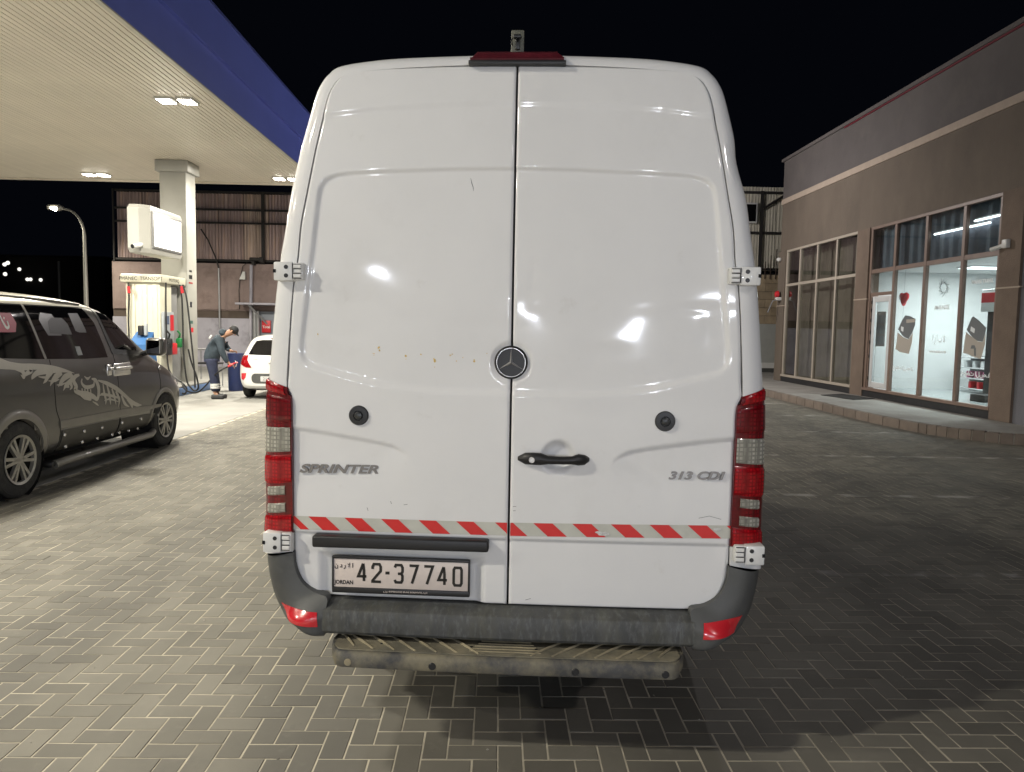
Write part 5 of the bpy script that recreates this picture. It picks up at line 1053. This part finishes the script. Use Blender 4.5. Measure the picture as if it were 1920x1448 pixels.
# room contents placed by sight lines onto the back wall or a nearer plane
def RP(px, py, x): v = hit(px, py, 0, x); return v.y, v.z
def wbox(name, label, cat, p0, p1, x, d, mat, part, r=.01):
    (ya, za), (yb, zb) = RP(*p0, x), RP(*p1, x); t = thing(name, label, cat, (x, (ya+yb)/2, min(za, zb))); hy, hz = abs(ya-yb)/2, abs(za-zb); MB().rbox(0, d, -hy, hy, 0, hz, r).build(part, mat, t); return t, hy, hz
t, hy, hz_ = wbox('wall_poster', 'dark blue portrait poster high on the white shop wall', 'poster', (1844, 494), (1880, 540), 13.36, .03, M('poster_blue', (.05, .09, .18), .5, var=.4, vs=3), 'poster_sheet', .003)
MB().add([(-.003, -hy*.35, hz_*.1), (-.003, hy*.5, hz_*.15), (-.003, hy*.25, hz_*.75), (-.003, -hy*.1, hz_*.9), (-.003, -hy*.4, hz_*.6)], [(0, 1, 2, 3, 4)]).build('poster_print', M('poster_pale', (.4, .45, .5), .5), t)
t, hy, hz_ = wbox('meter_cabinet', 'grey steel cabinet on the white shop wall behind the middle pane', 'cabinet', (1740, 588), (1764, 624), 13.3, .09, M('cabinet_grey', (.30, .33, .34), .5), 'cabinet_body')
for y, z in ((.2, .55), (.45, .5)): MB().rbox(-.01, .0, hy-y, hy-y+.06, hz_*z, hz_*z+.05, .003).build('cabinet_lock', m_void, t)
t, hy, hz_ = wbox('wall_terminal', 'dark green wall terminal beside the grey cabinet', 'terminal', (1772, 603), (1790, 616), 12.8, .2, M('terminal_dark', (.03, .05, .05), .4), 'terminal_body', .03); MB().rbox(-.01, -.0, -hy*.7, hy*.7, hz_*.4, hz_*.75, .004).build('terminal_screen', M('terminal_screen', (.3, .36, .36), .3), t); MB().tube([(.1, 0, 0), (.1, .05, -.2)], .03, 6).build('terminal_arm', m_dark, t)
t, hy, hz_ = wbox('inner_doorway', 'white framed inner doorway in the shop wall behind the last pane', 'doorway', (1816, 548), (1878, 735), 13.34, .05, M('doorway_grey', (.40, .43, .44), .6), 'door_leaf'); 
MB().rbox(-.03, 0, hy-.08, hy, 0, hz_, .005).build('door_jamb', m_upvc, t); MB().rbox(-.03, 0, -hy, hy-.081, hz_-.08, hz_, .005).build('door_lintel', m_upvc, t)
yb_, zb_2 = RP(1695, 559, 10.2); t = thing('heart_balloon', 'red heart balloon hanging on a thread behind the second pane', 'balloon', (10.2, yb_, zb_2))
hp_ = []
for k in range(28):
    a_ = 2*PI*k/28; hp_.append((.012*16*math.sin(a_)**3, .012*(13*math.cos(a_)-5*math.cos(2*a_)-2*math.cos(3*a_)-math.cos(4*a_))))
rows = [[(.08*s_, x*k_, z*k_) for x, z in hp_+hp_[:1]] for s_, k_ in ((-1, .01), (-.9, .6), (-.5, .9), (0, 1), (.5, .9), (.9, .6), (1, .01))]; MB().grid(rows).build('balloon_skin', M('red_foil', (.45, .02, .03), .25, coat=1), t); MB().tube([(0, 0, .15), (0, 0, 1.0-.05)], .004, 4).tube([(0, 0, -.2), (0, .01, -1.1)], .004, 4).build('thread', m_met, t)
t, hy, hz_ = wbox('display_shelf', 'low dark display shelf with pink packets behind the last pane', 'shelf', (1820, 668), (1868, 738), 12.0, .4, M('shelf_dark', (.05, .06, .07), .5), 'shelf_back')
for z in (.05, .35, .65, .95): MB().rbox(-.25, -.002, -hy, hy, hz_*z, hz_*z+.03, .004).build('shelf_board', m_upvc, t)
for k in range(9): MB().rbox(-.22, -.05, -hy+.12*k*hy/.6+.02, -hy+.12*k*hy/.6+.02+.1*hy/.6, hz_*(.05+.3*(k % 3))+.032, hz_*(.05+.3*(k % 3))+.2, .01).build('packet', (m_redp, M('packet_pink', (.5, .15, .25), .5), m_upvc)[k % 3], t)
t, hy, hz_ = wbox('column_stand', 'tall dark narrow stand with red top behind the last pane', 'display stand', (1852, 585), (1857, 745), 11.0, .06, m_dark, 'stand_post'); MB().rbox(-.1, .1, -.28, .25, hz_, hz_+.5, .02).build('stand_sign', m_upvc, t); MB().rbox(-.104, -.1, -.26, .23, hz_+.2, hz_+.42, .001, 1).build('sign_print', m_redp, t)
t, hy, hz_ = wbox('shop_stool', 'dark square stool on the shop floor beside the display stand', 'stool', (1818, 738), (1845, 757), 10.3, .4, m_dark, 'seat', .03)
t, hy, hz_ = wbox('paper_notices', 'white paper notices inside the glazed shop door', 'notice board', (1640, 585), (1658, 650), 9.9, .01, m_wall, 'backing', .002)
for k in range(6): MB().rbox(-.012, -.004, (-.9 if k % 2 else .0)*hy, (0 if k % 2 else .9)*hy-.02, hz_*(.06+.3*(k//2)), hz_*(.06+.3*(k//2))+.24*hz_, .002, 1).build('notice', M('notice_paper', (.55, .62, .68), .7), t)
# window graphics (vinyl on the glass)
m_vin = M('frosted_vinyl', (.80, .84, .86), .6); m_vd = M('dark_vinyl', (.16, .175, .185), .6); m_vb = M('beige_vinyl', (.46, .42, .37), .6)
def vinyl(name, pts, mat, k=0): P = [RP(p[0], p[1], XS+.03-.001*k) for p in pts]; v = [(XS+.03-.001*k, y, z) for y, z in P]; v2 = [(x+.0006, y, z) for x, y, z in v]; n = len(v); return MB().add(v+v2, [tuple(range(n)), tuple(range(n, 2*n))[::-1]]+[(i, (i+1) % n, n+(i+1) % n, n+i) for i in range(n)]).build(name, mat, shop)
def off(q, dx, dy): return [(x+dx, y+dy) for x, y in q]
c2 = lambda q: [(1620+x/5.171, 490+y/5.171) for x, y in q]; c4 = lambda q: [(1720+x/5.363, 490+y/5.363) for x, y in q]
vinyl('window_sticker', c2([(330, 660), (370, 570), (400, 525), (445, 530), (500, 560), (495, 620), (470, 690), (430, 755), (380, 730)]), m_vd); vinyl('window_sticker', c2([(325, 690), (380, 735), (430, 757), (475, 690), (465, 790), (435, 900), (345, 880), (305, 850), (318, 770)]), m_vb)
vinyl('window_sticker', c2([(360, 630), (385, 640), (380, 685), (358, 672)]), m_vin, 1); vinyl('window_sticker', c2([(410, 565), (495, 560), (495, 590), (410, 600)]), m_vb, 1)
vinyl('window_sticker', c4([(495, 690), (545, 570), (565, 555), (620, 595), (695, 670), (680, 740), (655, 810), (600, 800), (550, 760)]), m_vd); vinyl('window_sticker', c4([(490, 710), (555, 765), (610, 805), (655, 812), (690, 720), (680, 840), (640, 985), (555, 960), (500, 930), (460, 925), (475, 800)]), m_vb)
vinyl('window_sticker', c4([(540, 655), (580, 680), (572, 725), (532, 700)]), m_vin, 1); vinyl('window_sticker', c4([(535, 880), (545, 845), (575, 845), (590, 880), (590, 955), (570, 950), (568, 880)]), m_vd, 1)
cx_, cy_ = c4([(265, 265)])[0]
for k in range(12):
    a_ = 2*PI*k/12; r0, r1 = 6.0, 16.5; p = lambda r, t: (cx_+r*math.cos(t)*.72, cy_+r*math.sin(t)*1.15)
    vinyl('sun_logo_blade', [p(r0, a_), p(r0+4, a_+.30), p(r1, a_+.75), p(r1-3, a_+.72), p(r0+3, a_+.12)], m_vin)
def gtext(name, s, px, py, size, xs=1, fl=-1): y, z = RP(px, py, XS+.03); return text(name, s, size, m_vin, shop, Matrix.Translation((XS+.029, y, z)) @ Matrix.Rotation(-PI/2, 4, 'Z') @ RX, xs=xs, offset=.004)
gtext('window_lettering', 'IMANSE', 1766, 577, .13, 1.2); gtext('window_lettering', 'ة ز ا ب ﻻ', 1760, 636, .20, .62); gtext('window_lettering', 'www.imanse.com', 1758, 659.5, .085, 1.0)
gtext('window_lettering', 'خدمات السفر', 1693, 690, .12, 1.1); gtext('window_lettering', 'خدمات السفر', 1830, 702, .12, 1.2); gtext('window_lettering', 'IMANSE TRAVEL', 1842, 528, .10, .9)
# dark room behind the left glazing
B_('room_floor', XS+.26, 13.4, 19.4, 24.4, .2, .3, m_bump); B_('room_wall', 12.2, 12.3, 19.32, 24.4, .3, 5, m_ren)
P = [[(XS+.45+.012*math.sin(y*9)+.004*math.sin(y*23+1), y, z) for z in (.3, 4.4)] for y in np.linspace(19.45, 24.1, 240)]
MB().grid(P).build('glass_backing', M('taupe_reflection_sheet', (.30, .275, .24), .8, var=.2, vs=2, bump=.3, bs=10), shop)  # taupe sheet stands in for the flat grey reflection in these panes
cam2 = thing('shop_camera', 'white bullet camera on the brown pillar beside the shop windows', 'security camera'); v = hit(1884, 460, 0, XS-.08)
MB().rbox(v.x-.06, XS-.051, v.y-.12, v.y+.02, v.z-.06, v.z+.10, .02).build('camera_mount', m_white2, cam2); MB().tube([(v.x, v.y+.02, v.z), (v.x-.05, v.y+.30, v.z-.05)], .04, 10).build('camera_body', m_white2, cam2)
al = thing('alarm_bell', 'red alarm bell with a thin bracket on the far shop corner', 'alarm bell'); v = hit(1455, 552, 0, XS-.2)
MB().lathe([(0, 0), (.03, .09), (.10, .12), (.12, .12)], (v.x-.05, v.y, v.z), 'x', 20).build('bell', m_redp, al); MB().tube([(v.x+.1, v.y, v.z-.15), (v.x-.1, v.y, v.z-.22), (v.x-.25, v.y, v.z-.6)], .02, 6).build('bracket', m_met, al); MB().rbox(v.x+.0, XS, v.y-.1, v.y+.1, v.z-.2, v.z-.1, .01).build('mount', m_white2, al)
lt_ = thing('corner_lamp', 'small unlit lamp on the far corner of the shop', 'wall light'); v = hit(1461, 487, 0, XS-.1); MB().lathe([(-.08, .01), (-.05, .07), (0, .09), (.05, .07), (.07, 0)], (v.x, v.y, v.z), 'z', 16).build('lamp_globe', m_white2, lt_); MB().rbox(v.x+.02, XS, v.y-.03, v.y+.03, v.z-.02, v.z+.02, .01).build('lamp_arm', m_met, lt_)

# ------------------------------------------------------------------ PAVEMENT with kerb blocks
kp = cr([(7.55, 29.5), (7.48, 26), (7.45, 22), (7.40, 18.5), (7.38, 15.8), (7.44, 14.0), (7.62, 12.75), (8.0, 12.0), (8.55, 11.55), (9.4, 11.3), (11, 11.25)], 12)
poly_ = [(p[0]+.13, p[1]) for p in kp]; poly_ = [(p[0]+.13*0, p[1]) for p in kp]
b = MB(); inner = []
d_ = np.gradient(kp, axis=0); d_ /= np.linalg.norm(d_, axis=1)[:, None]; nrm_ = np.stack([-d_[:, 1], d_[:, 0]], 1)      # points to the building side
if nrm_[5, 0] < 0: nrm_ = -nrm_
inn_k = kp+nrm_*.13
b.prism([tuple(p) for p in inn_k]+[(11, 29.5)], -.02, .165, 2); pav = b.build('pavement', m_pavement); tag(pav, 'raised concrete pavement along the shop front', kind='structure')
MB().prism([tuple(p) for p in (kp+nrm_*.015)]+[tuple(p) for p in (kp+nrm_*.125)[::-1]], -.02, .158, 2).build('kerb_mortar', m_mortar, pav)
cum = np.concatenate([[0], np.cumsum(np.linalg.norm(np.diff(kp, axis=0), axis=1))]); s_ = 0.
while s_ < cum[-1]-.3:
    yy_ = np.interp(s_, cum, kp[:, 1]); xk = np.interp(s_, cum, kp[:, 0]); l_ = .50 if yy_ > 13.3 else .20; e_ = s_+l_; q = []
    for t_ in np.linspace(s_+.010, e_-.010, 3): q.append((np.interp(t_, cum, kp[:, 0]), np.interp(t_, cum, kp[:, 1]), np.interp(t_, cum, nrm_[:, 0]), np.interp(t_, cum, nrm_[:, 1])))
    outer = [(a0, b0) for a0, b0, _, _ in q]; inr = [(a0+n0*.125, b0+n1*.125) for a0, b0, n0, n1 in q][::-1]
    dz_ = rng.uniform(-.004, .004); bm = bmesh.new(); P_ = outer+inr; bot = [bm.verts.new((p[0], p[1], -.03)) for p in P_]; tp = [bm.verts.new((p[0], p[1], .172+dz_)) for p in P_]; n_ = len(P_)
    bm.faces.new(bot[::-1]); tf = bm.faces.new(tp)
    for i in range(n_): bm.faces.new((bot[i], bot[(i+1) % n_], tp[(i+1) % n_], tp[i]))
    bmesh.ops.bevel(bm, geom=[e for e in bm.edges if e in tf.edges], offset=.012, segments=2, profile=.5, affect='EDGES'); bmesh.ops.recalc_face_normals(bm, faces=bm.faces[:])
    me = bpy.data.meshes.new('kerb_block'); bm.to_mesh(me); bm.free(); shade(me, 40); link('kerb_block', me, m_kerb, pav); s_ = e_
mt_ = thing('door_mat', 'dark rubber mat on the pavement before the shop door', 'door mat'); P = [hit(*p, 2, .17) for p in ((1539, 741), (1578, 739), (1640, 748), (1600, 750))]
MB().prism([(p.x, p.y) for p in P], .168, .18, 2).build('mat', m_tyre, mt_)
gt_ = thing('gully_cover', 'dark low drain patch on the pavement edge', 'drain cover'); bpy.data.objects.remove(gt_)

b = MB()
for k in range(260):               # grit and bits of litter on the paving
    x, y = rng.uniform(-4.5, 7), 1.6+abs(rng.normal(0, 4)); r = rng.uniform(.003, .009); n_ = 5; h_ = r*.6
    b.add([(x, y, h_)]+[(x+r*rng.uniform(.5, 1.3)*math.cos(t), y+r*rng.uniform(.5, 1.3)*math.sin(t), 0) for t in np.linspace(0, 2*PI, n_+1)[:-1]], [(0, i+1, (i+1) % n_+1) for i in range(n_)])
tag(b.build('grit', M('grit', (.30, .28, .24), .9, island=.5)), 'scattered grit and small stones on the paving', kind='stuff')
# ------------------------------------------------------------------ STREET LAMP, ADDED LAMPS, CITY
m_pole = M('lamp_pole', (.34, .33, .30), .5, .3, var=.1)
def street_lamp(lab, base, h, ex_, ey_, power, colr, r=.09, kind='SPOT'):
    t = thing('street_lamp', lab, 'street lamp', base); n = 10
    P = [(0, 0, 0), (0, 0, h*.5), (0, 0, h-1.0)]+[(ex_*(1-math.cos(k/n*PI/2)), ey_*(1-math.cos(k/n*PI/2)), h-1.0+.95*math.sin(k/n*PI/2)) for k in range(1, n+1)]
    MB().tube(P, [r, r*.8, r*.6]+[r*.5]*n, 10).build('pole', m_pole, t); L_ = math.hypot(ex_, ey_); dx, dy = ex_/L_, ey_/L_
    c = (ex_+dx*.28, ey_+dy*.28, h-.03); MB().tube([(ex_, ey_, h-.03), (ex_+dx*.15, ey_+dy*.15, h-.01), (ex_+dx*.55, ey_+dy*.55, h+.0)], [.05, .13, .10], 10).build('lamp_head', m_pole, t)
    MB().lathe([(-.10, 0), (-.08, .10), (-.03, .17), (0, .18)], c, 'z', 20).build('lamp_glass', EM('street_lamp_glass', colr, 90), t)
    ld = bpy.data.lights.new('street_lamp_light', kind); ld.energy = power; ld.color = colr; ld.shadow_soft_size = .12
    if kind == 'SPOT': ld.spot_size = R(160); ld.spot_blend = .6
    lo = bpy.data.objects.new('street_lamp_light', ld); COL.objects.link(lo); lo.parent = t; lo.location = (c[0], c[1], c[2]-.16); return t
v = hit(160, 500, 1, 27.5); top = hit(115, 392, 1, 27.5)
street_lamp('tall lit street lamp with a curved arm beyond the canopy on the left', (v.x, 27.5, 0), top.z+.05, top.x-v.x+.1, -.02, P_STREET, (1, .93, .74))
street_lamp('added fill lamp on a pole ahead of the white van, hidden behind it', (2.6, 22., 0), 6.2, 1.2, -.6, P_STREET*1.3, (1, .94, .91), kind='POINT')  # added lamp, lifts the back buildings, shop wall and right-hand ground
street_lamp('added tall fill lamp behind the camera on the shop side', (7.6, -7.5, 0), 7.5, -1.2, .8, 1050, (1, .93, .92))  # added unseen lamp, brightens the shop front and the van's shadow side
def post_light(lab, pos, power, colr=(.84, .89, 1)):      # forecourt lights behind the camera, mirrored in the van doors
    t = thing('post_light', lab, 'post light', (pos[0], pos[1], 0)); z = pos[2]
    MB().tube([(0, 0, 0), (0, 0, z-.12)], .05, 10).build('post', m_pole, t); MB().rbox(-.16, .16, -.05, .09, z-.12, z+.12, .02).build('lamp_head', m_dark, t)
    MB().box(-.07, .07, .091, .096, z-.06, z+.06).build('lamp_lens', EM('post_light_lens', colr, 30), t)
    ld = bpy.data.lights.new('post_light_lamp', 'AREA'); ld.shape = 'RECTANGLE'; ld.size = .14; ld.size_y = .12; ld.energy = power; ld.color = colr
    lo = bpy.data.objects.new('post_light_lamp', ld); COL.objects.link(lo); lo.parent = t; lo.location = (0, .11, z); lo.rotation_euler = (R(90), 0, 0); return t
for pos, pw, lab in (((-1.3, -11.2, 1.95), 150, 'low post light behind the camera, left of the centre'), ((1.75, -11.3, 1.75), 150, 'low post light behind the camera, right of the centre'), ((3.9, -11.0, 2.45), 190, 'post light behind the camera nearest the shop'), ((-5.1, -10.4, 3.35), 130, 'taller post light behind the camera at the canopy edge')): post_light(lab, pos, pw)
t = thing('lamp_post', 'thin dark post far behind the grey minivan', 'post', tuple(hit(112, 560, 1, 60))[:2]+(0,)); MB().tube([(0, 0, 0), (0, 0, hit(110, 490, 1, 60).z)], .10, 8).build('pole', m_pole, t)
hill = MB().grid([[(x, y, (3.2+1.5*math.sin(x*.03+1)+1.0*math.sin(x*.11))*min(1, (y-60)/50)+.0) for y in np.linspace(60, 130, 8)] for x in np.linspace(-140, 20, 30)]).build('hillside', M('dark_hillside', (.03, .028, .025), .95)); tag(hill, 'dark hillside beyond the station', kind='structure')
m_city = M('night_house_wall', (.06, .055, .05), .9); m_lit = EM('lit_window', (1, .97, .88), 1.4)
for k, (x0, x1, y, h, lab, ws) in enumerate([(-95, -73, 95, 10.5, 'dark distant block with two bright windows at the far left edge', [(8, 496), (14, 493), (9, 514)]), (-70, -52, 100, 10, 'dark distant house with a pair of lit windows low above the minivan', [(51, 524), (57, 524), (76, 525), (36, 505)]), (-58, -47.5, 118, 11.5, 'dark distant block between the two lamp posts', [(125, 513), (130, 513), (146, 516), (152, 516)]), (-47, -40, 125, 9, 'dark distant house beside the warehouse edge', [(199, 540), (204, 538)])]):
    t = thing('distant_house', lab, 'house'); MB().box(x0, x1, y, y+8, 0, h).build('wall', m_city, t); MB().box(x0-.3, x1+.3, y-.3, y+8.3, h, h+.3).build('roof', m_dark, t)
    for q in ws: v = hit(*q, 1, y-.05); f_ = MB().lathe([(-.1, 0), (-.1, .20), (.05, .24)], (v.x, y, v.z), 'y', 14).build('window', m_lit, t)
